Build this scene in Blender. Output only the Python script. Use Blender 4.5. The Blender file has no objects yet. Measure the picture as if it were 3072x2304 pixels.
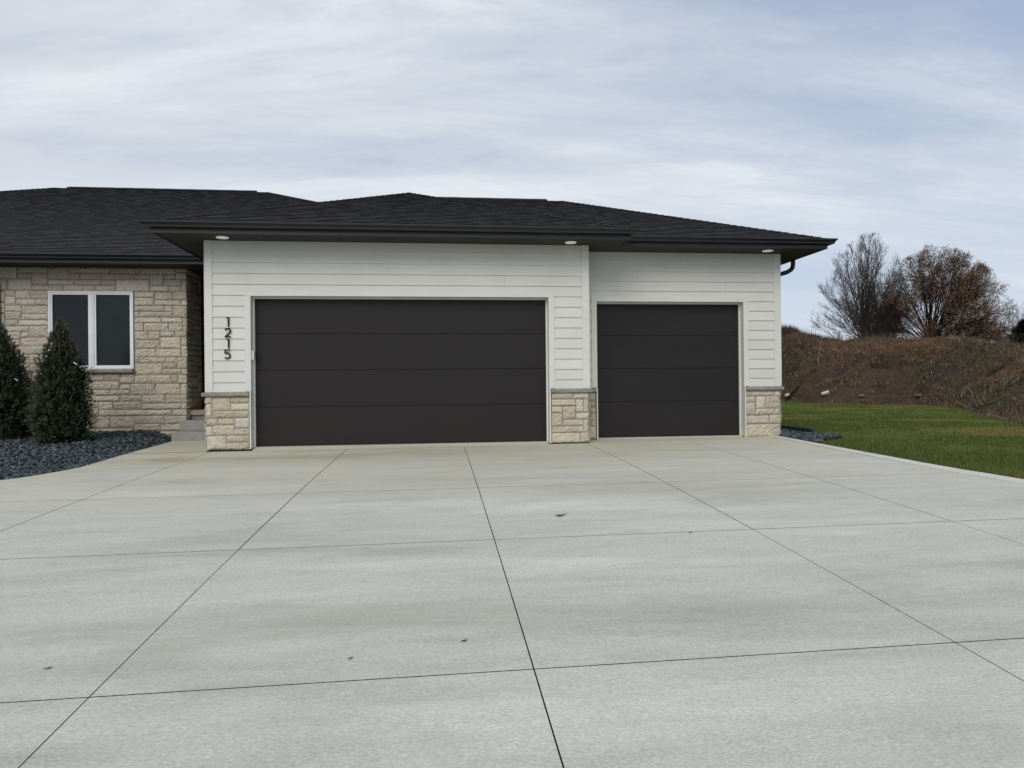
import bpy, math, random
import numpy as np
from mathutils import Vector, Matrix, noise as mnoise
random.seed(7); rng = np.random.default_rng(7)
S = bpy.context.scene
COL = S.collection
R = math.radians
# ------------------------------------------------------------------ helpers
def link(o, parent=None):
    COL.objects.link(o)
    if parent is not None: o.parent = parent
    return o
def empty(name, loc=(0,0,0), **kw):
    o = bpy.data.objects.new(name, None); o.empty_display_size = .2; o.location = loc
    link(o)
    for k, v in kw.items(): o[k] = v
    return o
def tag(o, **kw):
    for k, v in kw.items(): o[k] = v
    return o
class MB:
    """collects faces for one mesh"""
    def __init__(s): s.v=[]; s.f=[]; s.m=[]; s.t=[]; s.cur=(1,1,1); s.mi=0
    def vert(s,p): s.v.append((p[0],p[1],p[2])); s.t.append(s.cur); return len(s.v)-1
    def face(s,pts):
        i=[s.vert(p) for p in pts]; s.f.append(i); s.m.append(s.mi)
    def quads(s, grid):
        n=len(grid); k=len(grid[0]); ids=[[s.vert(p) for p in row] for row in grid]
        for a in range(n-1):
            for b in range(k-1):
                s.f.append([ids[a][b],ids[a][b+1],ids[a+1][b+1],ids[a+1][b]]); s.m.append(s.mi)
    def box(s,x0,x1,y0,y1,z0,z1,skip=''):
        P=[(x0,y0,z0),(x1,y0,z0),(x1,y1,z0),(x0,y1,z0),(x0,y0,z1),(x1,y0,z1),(x1,y1,z1),(x0,y1,z1)]
        F={'b':(0,3,2,1),'t':(4,5,6,7),'f':(0,1,5,4),'r':(1,2,6,5),'k':(2,3,7,6),'l':(3,0,4,7)}
        i=[s.vert(p) for p in P]
        for k,q in F.items():
            if k not in skip: s.f.append([i[a] for a in q]); s.m.append(s.mi)
    def prism(s,prof,axis_pts):
        """sweep closed profile [(u,v)] between frames axis_pts=[func(u,v)->xyz]"""
        rings=[[s.vert(fn(u,v)) for u,v in prof] for fn in axis_pts]
        n=len(prof)
        for a,b in zip(rings,rings[1:]):
            for k in range(n): s.f.append([a[k],a[(k+1)%n],b[(k+1)%n],b[k]]); s.m.append(s.mi)
        s.f.append(list(reversed(rings[0]))); s.m.append(s.mi); s.f.append(rings[-1]); s.m.append(s.mi)
    def tube(s,pts,rad,seg=8,caps=True):
        pts=[Vector(p) for p in pts]; rings=[]
        if not hasattr(rad,'__len__'): rad=[rad]*len(pts)
        up=Vector((0.13,0.31,0.94))
        for i,p in enumerate(pts):
            d=(pts[min(i+1,len(pts)-1)]-pts[max(i-1,0)]).normalized()
            a=d.cross(up)
            if a.length<1e-3: a=d.cross(Vector((1,0,0)))
            a.normalize(); b=d.cross(a)
            rings.append([s.vert(p+(a*math.cos(t)+b*math.sin(t))*rad[i]) for t in [2*math.pi*k/seg for k in range(seg)]])
        for a,b in zip(rings,rings[1:]):
            for k in range(seg): s.f.append([a[k],a[(k+1)%seg],b[(k+1)%seg],b[k]]); s.m.append(s.mi)
        if caps: s.f.append(rings[0]); s.m.append(s.mi); s.f.append(list(reversed(rings[-1]))); s.m.append(s.mi)
    def build(s,name,mats,parent=None,bevel=0,smooth=False,org=(0,0,0),fix=True,**kw):
        me=bpy.data.meshes.new(name)
        if not isinstance(mats,(list,tuple)): mats=[mats]
        ox,oy,oz=org
        me.from_pydata([(x-ox,y-oy,z-oz) for x,y,z in s.v],[],s.f)
        for m in mats: me.materials.append(m)
        me.polygons.foreach_set('material_index',s.m)
        a=me.color_attributes.new('tint','FLOAT_COLOR','POINT')
        a.data.foreach_set('color',np.hstack([np.array(s.t,dtype=np.float32),np.ones((len(s.t),1),np.float32)]).ravel())
        if smooth: me.polygons.foreach_set('use_smooth',[True]*len(me.polygons))
        me.update()
        o=bpy.data.objects.new(name,me)
        if parent is None: o.location=org
        link(o,parent)
        if bevel:
            import bmesh
            bm=bmesh.new(); bm.from_mesh(me)
            bmesh.ops.remove_doubles(bm,verts=bm.verts,dist=1e-5)
            es=[e for e in bm.edges if len(e.link_faces)==2 and e.calc_face_angle(0)>.5]
            bmesh.ops.bevel(bm,geom=es,offset=bevel,segments=2,affect='EDGES',profile=.6)
            bm.to_mesh(me); bm.free()
        for k,v in kw.items(): o[k]=v
        return o
def soup(name,V,F,mat,tint=None,parent=None,smooth=False,org=(0,0,0)):
    V=np.asarray(V,np.float32)-np.array(org,np.float32); F=np.asarray(F,np.int32)
    me=bpy.data.meshes.new(name); n,k=F.shape
    me.vertices.add(len(V)); me.vertices.foreach_set('co',V.ravel())
    me.loops.add(n*k); me.loops.foreach_set('vertex_index',F.ravel())
    me.polygons.add(n); me.polygons.foreach_set('loop_start',np.arange(0,n*k,k,dtype=np.int32))
    try: me.polygons.foreach_set('loop_total',np.full(n,k,np.int32))
    except Exception: pass
    me.materials.append(mat)
    if tint is not None:
        a=me.color_attributes.new('tint','FLOAT_COLOR','POINT')
        a.data.foreach_set('color',np.hstack([np.asarray(tint,np.float32),np.ones((len(V),1),np.float32)]).ravel())
    me.update(calc_edges=True)
    if smooth: me.polygons.foreach_set('use_smooth',[True]*n)
    me.validate()
    o=bpy.data.objects.new(name,me)
    if parent is None: o.location=org
    return link(o,parent)
def lerp(a,b,t): return tuple(x+(y-x)*t for x,y in zip(a,b))
def N(p,s=1.0): return mnoise.noise(Vector((p[0]*s,p[1]*s,p[2]*s)))
# ------------------------------------------------------------------ materials
class Mat:
    def __init__(s,name,rough=.8,col=(.5,.5,.5),spec=.5):
        s.m=bpy.data.materials.new(name); s.m.use_nodes=True; s.t=s.m.node_tree; s.n=s.t.nodes
        s.b=s.n['Principled BSDF']; s.b.inputs['Roughness'].default_value=rough
        s.b.inputs['Base Color'].default_value=(*col,1); s.b.inputs['Specular IOR Level'].default_value=spec
        s.co=s.n.new('ShaderNodeTexCoord').outputs['Object']; s.h=None
    def lk(s,a,b): s.t.links.new(a,b)
    def map(s,scale=(1,1,1),rot=(0,0,0)):
        m=s.n.new('ShaderNodeMapping'); m.inputs['Scale'].default_value=scale; m.inputs['Rotation'].default_value=rot
        s.lk(s.co,m.inputs[0]); return m.outputs[0]
    def noise(s,scale=5,detail=4,rough=.55,vec=None,dist=0):
        n=s.n.new('ShaderNodeTexNoise'); n.inputs['Scale'].default_value=scale; n.inputs['Detail'].default_value=detail
        n.inputs['Roughness'].default_value=rough; n.inputs['Distortion'].default_value=dist
        s.lk(vec if vec is not None else s.co,n.inputs['Vector']); return n.outputs['Fac']
    def voro(s,scale=5,vec=None,feat='F1'):
        n=s.n.new('ShaderNodeTexVoronoi'); n.feature=feat; n.inputs['Scale'].default_value=scale
        s.lk(vec if vec is not None else s.co,n.inputs['Vector']); return n.outputs['Distance']
    def ramp(s,f,stops):
        r=s.n.new('ShaderNodeValToRGB'); e=r.color_ramp.elements
        while len(e)<len(stops): e.new(.5)
        for q,(p,c) in zip(e,stops):
            q.position=p; q.color=(*c,1) if hasattr(c,'__len__') else (c,c,c,1)
        s.lk(f,r.inputs[0]); return r.outputs[0]
    def mix(s,f,a,b,mode='MIX'):
        m=s.n.new('ShaderNodeMix'); m.data_type='RGBA'; m.blend_type=mode; m.clamp_result=False
        for k,x in ((0,f),(6,a),(7,b)):
            if isinstance(x,(int,float)): m.inputs[k].default_value=x if k==0 else (x,x,x,1)
            elif isinstance(x,tuple): m.inputs[k].default_value=(*x,1)
            else: s.lk(x,m.inputs[k])
        return m.outputs[2]
    def math(s,op,a,b=0.,c=None):
        m=s.n.new('ShaderNodeMath'); m.operation=op
        for k,x in enumerate((a,b)+((c,) if c is not None else ())):
            if isinstance(x,(int,float)): m.inputs[k].default_value=x
            else: s.lk(x,m.inputs[k])
        return m.outputs[0]
    def tint(s):
        a=s.n.new('ShaderNodeAttribute'); a.attribute_name='tint'; return a.outputs['Color']
    def sep(s,v=None):
        m=s.n.new('ShaderNodeSeparateXYZ'); s.lk(v if v is not None else s.co,m.inputs[0]); return m.outputs
    def color(s,c): s.lk(c,s.b.inputs['Base Color'])
    def bump(s,h,strength=.3,dist=.01):
        b=s.n.new('ShaderNodeBump'); b.inputs['Strength'].default_value=strength; b.inputs['Distance'].default_value=dist
        s.lk(h,b.inputs['Height'])
        if s.h is not None: s.lk(s.h,b.inputs['Normal'])
        s.h=b.outputs[0]; s.lk(s.h,s.b.inputs['Normal'])
MT={}
# painted fibre-cement siding with wood grain emboss
m=Mat('painted_siding',.55)
g=m.noise(14,5,.6,m.map((1,1,14)),.6); blot=m.noise(1.3,3,.5)
m.color(m.mix(1.,m.ramp(blot,[(.3,(.595,.598,.553)),(.7,(.65,.65,.605))]),m.tint(),'MULTIPLY')); m.bump(g,.42,.004); MT['siding']=m.m
m=Mat('painted_trim',.5); g=m.noise(30,4,.6,m.map((8,8,1)))
m.color(m.ramp(m.noise(2,4),[(.3,(.61,.613,.57)),(.7,(.675,.675,.635))])); m.bump(g,.12,.003); MT['trim']=m.m
m=Mat('white_vinyl',.35); m.color(m.ramp(m.noise(3,3),[(.3,(.72,.74,.77)),(.7,(.78,.8,.82))])); MT['vinyl']=m.m
m=Mat('dark_garage_door',.55,spec=.22)
g=m.noise(55,5,.65,m.map((.25,1,2.6)),.3)
m.color(m.mix(m.noise(1.1,3,.5,m.map((1,1,2))),(.0160,.0142,.0144),(.0215,.0190,.0190))); m.bump(g,.5,.0025)
MT['door']=m.m
m=Mat('dark_aluminium',.42,spec=.45); m.color(m.ramp(m.noise(3,4),[(.3,(.011,.011,.0125)),(.7,(.016,.016,.018))])); MT['alu']=m.m
m=Mat('dark_soffit',.7); 
xs=m.sep()
m.color(m.ramp(m.noise(2.5,4),[(.3,(.020,.0185,.016)),(.7,(.028,.026,.0225))])); m.bump(m.noise(40,4,.6,m.map((1,6,1))),.3,.003); MT['soffit']=m.m
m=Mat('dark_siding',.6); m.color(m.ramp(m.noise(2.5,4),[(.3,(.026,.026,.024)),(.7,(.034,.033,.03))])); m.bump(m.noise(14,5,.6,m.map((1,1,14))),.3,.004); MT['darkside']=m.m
m=Mat('rubber_black',.7,(.012,.012,.012)); MT['rubber']=m.m
m=Mat('black_metal',.6,(.006,.006,.006),.3); MT['black']=m.m
# shingles
m=Mat('asphalt_shingle',.95,spec=.2)
gr=m.noise(420,2,.7); med=m.noise(22,3,.6)
c=m.ramp(gr,[(.3,(.013,.013,.015)),(.55,(.044,.043,.049)),(.75,(.115,.112,.128))])
c=m.mix(1.,c,m.tint(),'MULTIPLY'); c=m.mix(1.,c,m.ramp(med,[(.3,.88),(.7,1.12)]),'MULTIPLY'); m.color(c)
m.bump(gr,.6,.004); MT['shingle']=m.m
# stone
m=Mat('limestone_veneer',.88,spec=.25)
n1=m.noise(9,6,.62,None,.4); n2=m.noise(38,5,.65,m.map((1,1,1.6)),.6); n3=m.noise(2.2,3,.5)
c=m.mix(1.,m.tint(),m.ramp(n1,[(.25,(.80,.79,.80)),(.5,(1,1,1)),(.8,(1.12,1.10,1.04))]),'MULTIPLY')
c=m.mix(m.ramp(n3,[(.55,0.),(.75,.45)]),c,(.36,.29,.19))
c=m.mix(m.ramp(m.noise(70,3,.7),[(.58,0.),(.75,.35)]),c,(.16,.14,.115))
m.color(c); m.bump(n2,.75,.012); m.bump(n1,.8,.02); MT['stone']=m.m
m=Mat('mortar',.95); m.color(m.ramp(m.noise(40,4),[(.3,(.22,.18,.135)),(.7,(.31,.26,.20))])); m.bump(m.noise(90,3),.5,.004); MT['mortar']=m.m
m=Mat('cap_stone',.85,spec=.25); c=m.ramp(m.noise(8,6,.65,m.map((1,1,2)),.5),[(.3,(.20,.185,.16)),(.6,(.32,.295,.26)),(.8,(.40,.37,.32))]); m.color(c); m.bump(m.noise(30,5,.6,m.map((.6,1,1.5))),.8,.012); MT['cap']=m.m
# concrete
def concrete(name,warm=0.):
    m=Mat(name,.82,spec=.35)
    x,y,z=m.sep()
    cloud=m.noise(.5,6,.6,m.map((.36,1.7,1)),.5); mid=m.noise(2.3,5,.62,m.map((.5,2.2,1)),.5); fine=m.noise(75,5,.85,m.map((.7,1.7,1))); broom=m.noise(34,4,.7,m.map((.16,3.2,1)),.3)
    c=m.ramp(cloud,[(.32,(.405,.402,.352)),(.45,(.495,.490,.435)),(.55,(.515,.510,.458)),(.68,(.60,.595,.545))])
    c=m.mix(1.,c,m.ramp(mid,[(.28,.88),(.5,1.),(.72,1.07)]),'MULTIPLY')
    c=m.mix(1.,c,m.ramp(broom,[(.25,.93),(.75,1.07)]),'MULTIPLY')
    c=m.mix(1.,c,m.ramp(fine,[(.30,.60),(.5,1.),(.70,1.34)]),'MULTIPLY')
    # pits
    pit=m.ramp(m.voro(38,m.map((1,1.6,1))),[(.05,1.),(.10,0.)]); pm=m.ramp(m.noise(6,3,.6),[(.45,0.),(.65,1.)])
    c=m.mix(m.math('MULTIPLY',m.math('MULTIPLY',pit,pm),.42),c,(.12,.115,.10))
    # tannin / leaf stains in a strip on the apron
    yy=m.math('ADD',y,m.math('MULTIPLY',m.noise(1.1,3,.6,m.map((.6,1,1))),.7))
    band=m.ramp(m.math('MULTIPLY_ADD',yy,.25,.9),[(.57,0.),(.68,1.),(.76,1.),(.83,0.)])
    xf=m.ramp(m.math('MULTIPLY_ADD',x,.1,.3),[(.12,0.),(.26,1.),(.46,.8),(.78,.15),(.9,0.)])
    st=m.math('MULTIPLY',m.math('MULTIPLY',band,xf),m.ramp(m.noise(3.5,5,.65,m.map((.35,2.2,1))),[(.33,.25),(.60,1.)]))
    c=m.mix(st,c,(.285,.235,.14))
    yl=m.ramp(m.math('MULTIPLY_ADD',y,.12,1.),[(.35,0.),(.95,.85)])
    c=m.mix(m.math('MULTIPLY',yl,m.ramp(m.noise(.9,4,.6),[(.35,.1),(.65,1.)])),c,(.53,.49,.345))
    st2=m.ramp(m.noise(.55,5,.7,m.map((.7,1.7,1),(0,0,.3))),[(.54,0.),(.68,.55)])
    c=m.mix(st2,c,(.39,.375,.32))
    m.color(c); m.bump(fine,.35,.003); m.bump(broom,.3,.004); return m.m
MT['concrete']=concrete('broomed_concrete')
m=Mat('kerb_concrete',.8); m.color(m.mix(1.,m.ramp(m.noise(3,5,.6),[(.3,(.51,.505,.46)),(.7,(.60,.595,.55))]),m.ramp(m.noise(90,3,.8),[(.3,.8),(.7,1.2)]),'MULTIPLY')); MT['kerb']=m.m
m=Mat('step_concrete',.85); m.color(m.ramp(m.noise(5,5,.6),[(.3,(.25,.245,.225)),(.7,(.33,.325,.30))])); m.bump(m.noise(120,3),.3,.002); MT['stepc']=m.m
m=Mat('joint_dirt',.95); m.color(m.ramp(m.noise(12,3),[(.35,(.014,.013,.011)),(.7,(.04,.036,.03))])); MT['joint']=m.m
m=Mat('slate_chip',.62,spec=.4); c=m.mix(1.,m.tint(),m.ramp(m.noise(30,4,.6),[(.3,.75),(.7,1.25)]),'MULTIPLY'); m.color(c); m.bump(m.noise(60,4),.4,.006); MT['slate']=m.m
m=Mat('bed_soil',.95); m.color(m.ramp(m.noise(9,4),[(.3,(.012,.013,.015)),(.7,(.03,.033,.038))])); MT['soil']=m.m
# ground covers
m=Mat('lawn_ground',.95,spec=.1)
c=m.ramp(m.noise(.35,5,.6,None,.3),[(.3,(.055,.065,.018)),(.5,(.075,.085,.024)),(.68,(.115,.100,.036))])
c=m.mix(1.,c,m.ramp(m.noise(14,4,.7),[(.25,.6),(.75,1.35)]),'MULTIPLY'); m.color(c); m.bump(m.noise(30,4,.7),.8,.04); MT['lawn']=m.m
m=Mat('grass_blade',.75,spec=.2); m.color(m.tint()); MT['blade']=m.m
m=Mat('hill_soil',.97,spec=.1)
c=m.ramp(m.noise(.45,6,.65,None,.5),[(.28,(.036,.025,.018)),(.42,(.080,.059,.045)),(.52,(.112,.074,.050)),(.62,(.10,.084,.042)),(.8,(.052,.042,.029))])
c=m.mix(1.,c,m.ramp(m.noise(5,5,.7),[(.25,.5),(.75,1.5)]),'MULTIPLY'); m.color(c); m.bump(m.noise(7,6,.75),1.,.3); MT['hill']=m.m
m=Mat('weed_stem',.85,spec=.15); m.color(m.tint()); MT['weed']=m.m
m=Mat('bark',.9,spec=.2); m.color(m.mix(1.,m.tint(),m.ramp(m.noise(12,4,.6,m.map((1,1,.2))),[(.3,.6),(.7,1.4)]),'MULTIPLY')); MT['bark']=m.m
m=Mat('dry_leaf',.8,spec=.2); m.color(m.tint()); MT['leaf']=m.m
m=Mat('needles',.7,spec=.25); m.color(m.tint()); MT['needle']=m.m
m=Mat('spruce_shade_core',.95,spec=.05); m.color(m.ramp(m.noise(20,4),[(.3,(.006,.008,.004)),(.7,(.014,.017,.008))])); m.bump(m.noise(25,4),1,.04); MT['inner']=m.m
# glass
def glass(name,base,rough=.04):
    m=Mat(name,rough,base); m.b.inputs['IOR'].default_value=1.45; m.b.inputs['Specular IOR Level'].default_value=.42
    m.bump(m.noise(.8,2),.06,.02); return m.m
MT['glassL']=glass('window_glass_plain',(.006,.006,.010)); 
m=Mat('window_glass_screened',.22,(.010,.017,.018),spec=.3); m.color(m.ramp(m.noise(2,3),[(.3,(.008,.014,.0155)),(.7,(.012,.021,.021))])); MT['glassR']=m.m
m=Mat('light_lens',.4,(.78,.77,.75)); m.b.inputs['Emission Color'].default_value=(1,.97,.93,1); m.b.inputs['Emission Strength'].default_value=.16; MT['lens']=m.m
m=Mat('plastic_white',.35,(.68,.70,.74)); MT['plastic']=m.m
m=Mat('worn_plastic',.6); m.color(m.ramp(m.noise(9,4),[(.35,(.30,.29,.27)),(.65,(.62,.62,.61))])); MT['worn']=m.m
m=Mat('plastic_clear',.15,(.62,.63,.65)); MT['plastic2']=m.m
m=Mat('black_edging',.55,(.018,.022,.026)); MT['edging']=m.m
ST_L = [(-0.009,0.086,0.696,0.798),(0.089,0.369,0.58,0.792),(0.378,0.669,0.7,0.786),(0.378,0.668,0.58,0.687),(-0.007,0.081,0.464,0.685),(0.091,0.667,0.463,0.571),(0.005,0.167,0.345,0.447),(0.172,0.435,0.348,0.448),(0.443,0.666,0.291,0.451),(-0.01,0.089,0.182,0.335),(0.096,0.432,0.18,0.337),(0.438,0.669,0.177,0.282),(-0.001,0.296,-0.054,0.168),(0.305,0.664,0.063,0.169),(0.304,0.663,-0.062,0.052)]
ST_M = [(5.662,6.029,0.704,0.8),(6.036,6.3,0.704,0.8),(5.661,6.07,0.587,0.69),(6.08,6.203,0.473,0.687),(6.21,6.294,0.475,0.689),(5.66,5.84,0.466,0.571),(5.848,6.073,0.355,0.573),(6.085,6.3,0.353,0.46),(5.658,5.839,0.238,0.454),(5.852,6.2,0.239,0.343),(6.206,6.294,0.129,0.34),(5.657,6.206,0.124,0.228),(5.655,6.146,-0.044,0.115),(6.155,6.303,-0.04,0.119)]
ST_N = [(6.39,6.545,0.651,0.792),(6.389,6.54,0.542,0.636),(6.461,6.543,0.429,0.527),(6.387,6.45,0.369,0.528),(6.46,6.552,0.201,0.418),(6.386,6.456,0.206,0.354),(6.384,6.55,-0.023,0.194)]
ST_R = [(9.392,9.945,0.704,0.792),(9.948,10.053,0.701,0.792),(9.39,9.564,0.589,0.688),(9.586,9.76,0.474,0.689),(9.768,10.044,0.47,0.694),(9.392,9.562,0.363,0.575),(9.577,9.941,0.363,0.462),(9.948,10.053,0.359,0.462),(9.394,9.835,0.195,0.34),(9.846,10.055,0.19,0.346),(9.392,10.049,-0.051,0.172)]
ST_W = [(-4.828,-4.41,3.115,3.34),(-4.392,-3.848,3.232,3.33),(-3.831,-3.45,3.113,3.327),(-3.441,-2.69,3.231,3.332),(-3.442,-3.26,3.106,3.216),(-3.246,-2.862,3.108,3.218),(-2.676,-2.112,3.228,3.327),(-2.103,-1.459,3.223,3.329),(-1.446,-1.262,3.26,3.329),(-4.39,-4.134,3.118,3.215),(-4.127,-3.846,2.997,3.218),(-2.844,-2.244,3.106,3.211),(-2.235,-1.953,3.11,3.211),(-1.941,-1.691,2.999,3.214),(-1.672,-1.466,3.12,3.212),(-1.453,-1.258,3.112,3.246),(-4.83,-4.59,2.886,3.099),(-4.578,-4.14,2.888,3.102),(-3.832,-3.372,3.0,3.098),(-3.354,-2.868,2.998,3.096),(-2.854,-2.584,2.993,3.092),(-2.57,-1.96,2.885,3.099),(-1.677,-1.351,2.995,3.105),(-1.338,-1.252,2.881,3.102),(-4.129,-3.577,2.885,2.985),(-3.559,-2.977,2.883,2.985),(-2.962,-2.582,2.882,2.985),(-1.937,-1.583,2.884,2.984),(-1.568,-1.357,2.88,2.986),(-4.614,-4.431,2.768,2.872),(-4.422,-4.172,2.719,2.873),(-4.16,-3.831,2.72,2.871),(-4.615,-4.432,2.598,2.759),(-4.418,-4.078,2.602,2.708),(-4.064,-3.835,2.603,2.709),(-4.616,-4.332,2.478,2.583),(-4.314,-3.833,2.432,2.584),(-4.617,-4.333,2.312,2.466),(-4.319,-3.834,2.317,2.422),(-4.618,-4.395,2.196,2.301),(-4.383,-3.835,2.2,2.302),(-4.619,-4.191,2.08,2.181),(-4.183,-3.836,1.97,2.189),(-4.62,-4.345,1.924,2.068),(-4.336,-4.192,1.97,2.068),(-2.229,-1.876,2.761,2.867),(-1.858,-1.524,2.715,2.865),(-1.505,-1.248,2.716,2.867),(-2.23,-1.877,2.599,2.748),(-1.859,-1.354,2.6,2.7),(-1.341,-1.244,2.601,2.701),(-2.231,-1.678,2.484,2.584),(-1.667,-1.526,2.485,2.585),(-1.508,-1.247,2.366,2.589),(-2.232,-2.156,2.368,2.468),(-2.145,-1.521,2.365,2.469),(-2.233,-1.742,2.254,2.357),(-1.729,-1.335,2.254,2.354),(-1.326,-1.243,2.196,2.351),(-2.234,-2.071,2.085,2.242),(-2.058,-1.608,2.085,2.242),(-1.593,-1.336,2.085,2.243),(-1.324,-1.245,2.085,2.185),(-2.235,-1.987,1.922,2.077),(-1.974,-1.763,1.921,2.077),(-1.75,-1.488,1.975,2.08),(-1.475,-1.255,1.974,2.08),(-2.228,-1.764,1.745,1.904),(-1.751,-1.37,1.744,1.961),(-1.357,-1.25,1.801,1.961),(-2.229,-1.844,1.577,1.73),(-1.831,-1.374,1.575,1.729),(-1.362,-1.248,1.573,1.791),(-2.23,-2.149,1.457,1.564),(-2.142,-1.659,1.457,1.563),(-1.65,-1.441,1.455,1.561),(-1.43,-1.25,1.344,1.56),(-2.232,-1.732,1.222,1.444),(-1.717,-1.438,1.344,1.446),(-1.718,-1.362,1.224,1.33),(-1.349,-1.252,1.223,1.329),(-2.244,-1.569,1.055,1.208),(-1.556,-1.428,1.055,1.205),(-1.418,-1.257,1.053,1.209),(-3.155,-2.824,1.107,1.245),(-2.812,-2.522,1.104,1.243),(-2.51,-2.253,1.055,1.241),(-3.157,-2.529,0.94,1.088),(-2.515,-2.331,0.936,1.042),(-2.32,-1.859,0.825,1.039),(-1.85,-1.387,0.823,1.035),(-1.378,-1.26,0.82,1.036),(-3.158,-3.046,0.705,0.924),(-3.033,-2.728,0.824,0.925),(-2.717,-2.339,0.826,0.921),(-3.034,-2.544,0.705,0.81),(-2.531,-2.115,0.7,0.81),(-2.103,-1.678,0.662,0.811),(-1.665,-1.262,0.656,0.81),(-3.16,-2.931,0.581,0.691),(-2.919,-2.664,0.536,0.688),(-2.655,-2.116,0.54,0.687),(-2.102,-1.373,0.541,0.644),(-1.364,-1.263,0.539,0.645),(-3.161,-2.932,0.42,0.562),(-2.92,-2.597,0.421,0.526),(-2.588,-1.556,0.419,0.52),(-1.543,-1.264,0.409,0.521),(-3.162,-2.719,0.177,0.405),(-2.706,-2.26,0.183,0.398),(-2.255,-1.704,0.251,0.404),(-1.694,-1.265,0.243,0.397),(-2.256,-1.774,0.108,0.238),(-1.765,-1.267,0.109,0.234),(-3.164,-2.269,0.025,0.158),(-2.257,-1.268,0.008,0.09),(-4.613,-4.346,1.805,1.914),(-4.337,-3.838,1.8,1.96),(-4.614,-3.839,1.635,1.791),(-4.615,-4.196,1.529,1.623),(-4.187,-3.841,1.451,1.626),(-4.616,-4.197,1.294,1.519),(-4.188,-3.842,1.282,1.442),(-4.618,-4.049,1.115,1.278),(-4.037,-3.6,1.11,1.267),(-3.585,-3.17,1.11,1.248)]
# ------------------------------------------------------------------ ground heights
def hdrive(x,y):
    yy=max(y,-14.); z=-.0759+.0152*yy-.0023*yy*yy+.0028*(x-3)
    if y<-14.: z+=(y+14.)*.03
    if y>0: z=-.0759+.0152*y*.6+.0028*(x-3)
    return z
def interp(v,pts):
    if v<=pts[0][0]: return pts[0][1]
    for (a,b),(c,d) in zip(pts,pts[1:]):
        if v<=c: return b+(d-b)*(v-a)/(c-a)
    return pts[-1][1]
XL=[(-40,-9.),(-9,-7.5),(-6,-5.6),(-4.4,-3.6),(-3.4,-2.3),(-2.64,-1.54),(-2.22,-1.29),(-1.68,-1.13),(-1.,-1.15),(-.08,-1.21),(2.0,-1.33)]
XR=[(-40,16.),(-12,13.2),(-9,11.9),(-7,10.95),(-4.7,10.0),(-4.2,9.93),(-3.9,9.86),(-3.2,9.80),(-2.2,9.77),(-1.06,9.77),(.28,9.80),(.6,9.80)]
CW=[(-40,.17),(-4.6,.155),(-2.9,.145),(-.8,.10),(.3,.09)]
xl=lambda y: interp(y,XL)
xr=lambda y: interp(y,XR)
FOOT=[(-.2,60),(.30,50),(.42,44),(.489,40.5),(.546,35),(.595,34),(.654,34.2),(.700,29),(.72,24.5),(.743,20.6),(.761,18.6),(.80,16.5),(.90,14.6),(1.1,13.5),(1.5,13)]
RC=[(-.2,69),(.30,60),(.46,52),(.52,47),(.60,44.5),(.66,43),(.72,38.5),(.78,34),(.9,29),(1.5,26)]
CREST=[(-.2,.055),(.30,.062),(.46,.066),(.49,.0666),(.511,.0674),(.533,.061),(.544,.0567),(.575,.0552),(.616,.0531),(.638,.0492),(.655,.0507),(.667,.0509),(.71,.0483),(.727,.0433),(.762,.0411),(.9,.040),(1.5,.04)]
CX,CY,CZ=3.7246,-11.3776,.9431
def lawn_z(x,y):
    d=(hdrive(10,y) if y<0 else -.095+.0)
    d=min(d,-.09)-.012
    return d+.03*N((x,y,0),.35)*(1 if x>11 else max(0,(x-10)))
def hill_z(az,r):
    rf=interp(az,FOOT); rc=interp(az,RC); W=rc-rf; r=rf+(r-rf)*W/9.; zc=CZ+interp(az,CREST)*rc
    x=CX+math.sin(az)*r; y=CY+math.cos(az)*r
    s=(r-rf)/W
    if s<=0: z=-.16
    elif s<1:
        q=s*s*(3-2*s); q=.45*q+.55*(1-(1-s)**1.7); kz=max(0,min(1,(az-.655)/.07)); kz=kz*kz*(3-2*kz); q=q*(1-kz)+kz*(.25*s+.75*s**2.1); z=-.12+(zc+.12)*q
    else:
        z=zc-min(1.,(s-1)*.9)*1.1
        if s>3: z=max(-1.5,z-(s-3)*.8)
    k=max(0,min(1,s*3))*min(1,abs(s-1)*2+.12)
    z+=k*(.20*N((x,y,3),.22)+.14*N((x,y,9),.8)+.10*N((x,y,5),2.1)+.05*N((x,y,6),5.))
    return x,y,z,s
def hill_at(x,y):
    az=math.atan2(x-CX,y-CY); r=math.hypot(x-CX,y-CY); rf=interp(az,FOOT); W=interp(az,RC)-rf
    return hill_z(az,rf+(r-rf)*9/W)[2]
# ---------- one big ground sheet
mb=MB(); 
xs=[-700,-250,-90,-40,-20,-10,-5,0,5]+[9.9+.5*i for i in range(40)]+[31,34,38,44,52,70,110,250,700]
ys=[-700,-250,-90,-50,-30,-22,-16]+[-14+.6*i for i in range(60)]+[24,27,30,34,40,50,70,110,250,700]
mb.quads([[(x,y,(lawn_z(x,y) if (x>9.8 and abs(y)<60) else min(-.30,hdrive(3,y)-.25) if y<0 else -.30)-(.0 if x>9.8 and abs(y)<60 else 0)) for x in xs] for y in ys])
ground=mb.build('lawn_ground',MT['lawn'],kind='structure')
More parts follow.
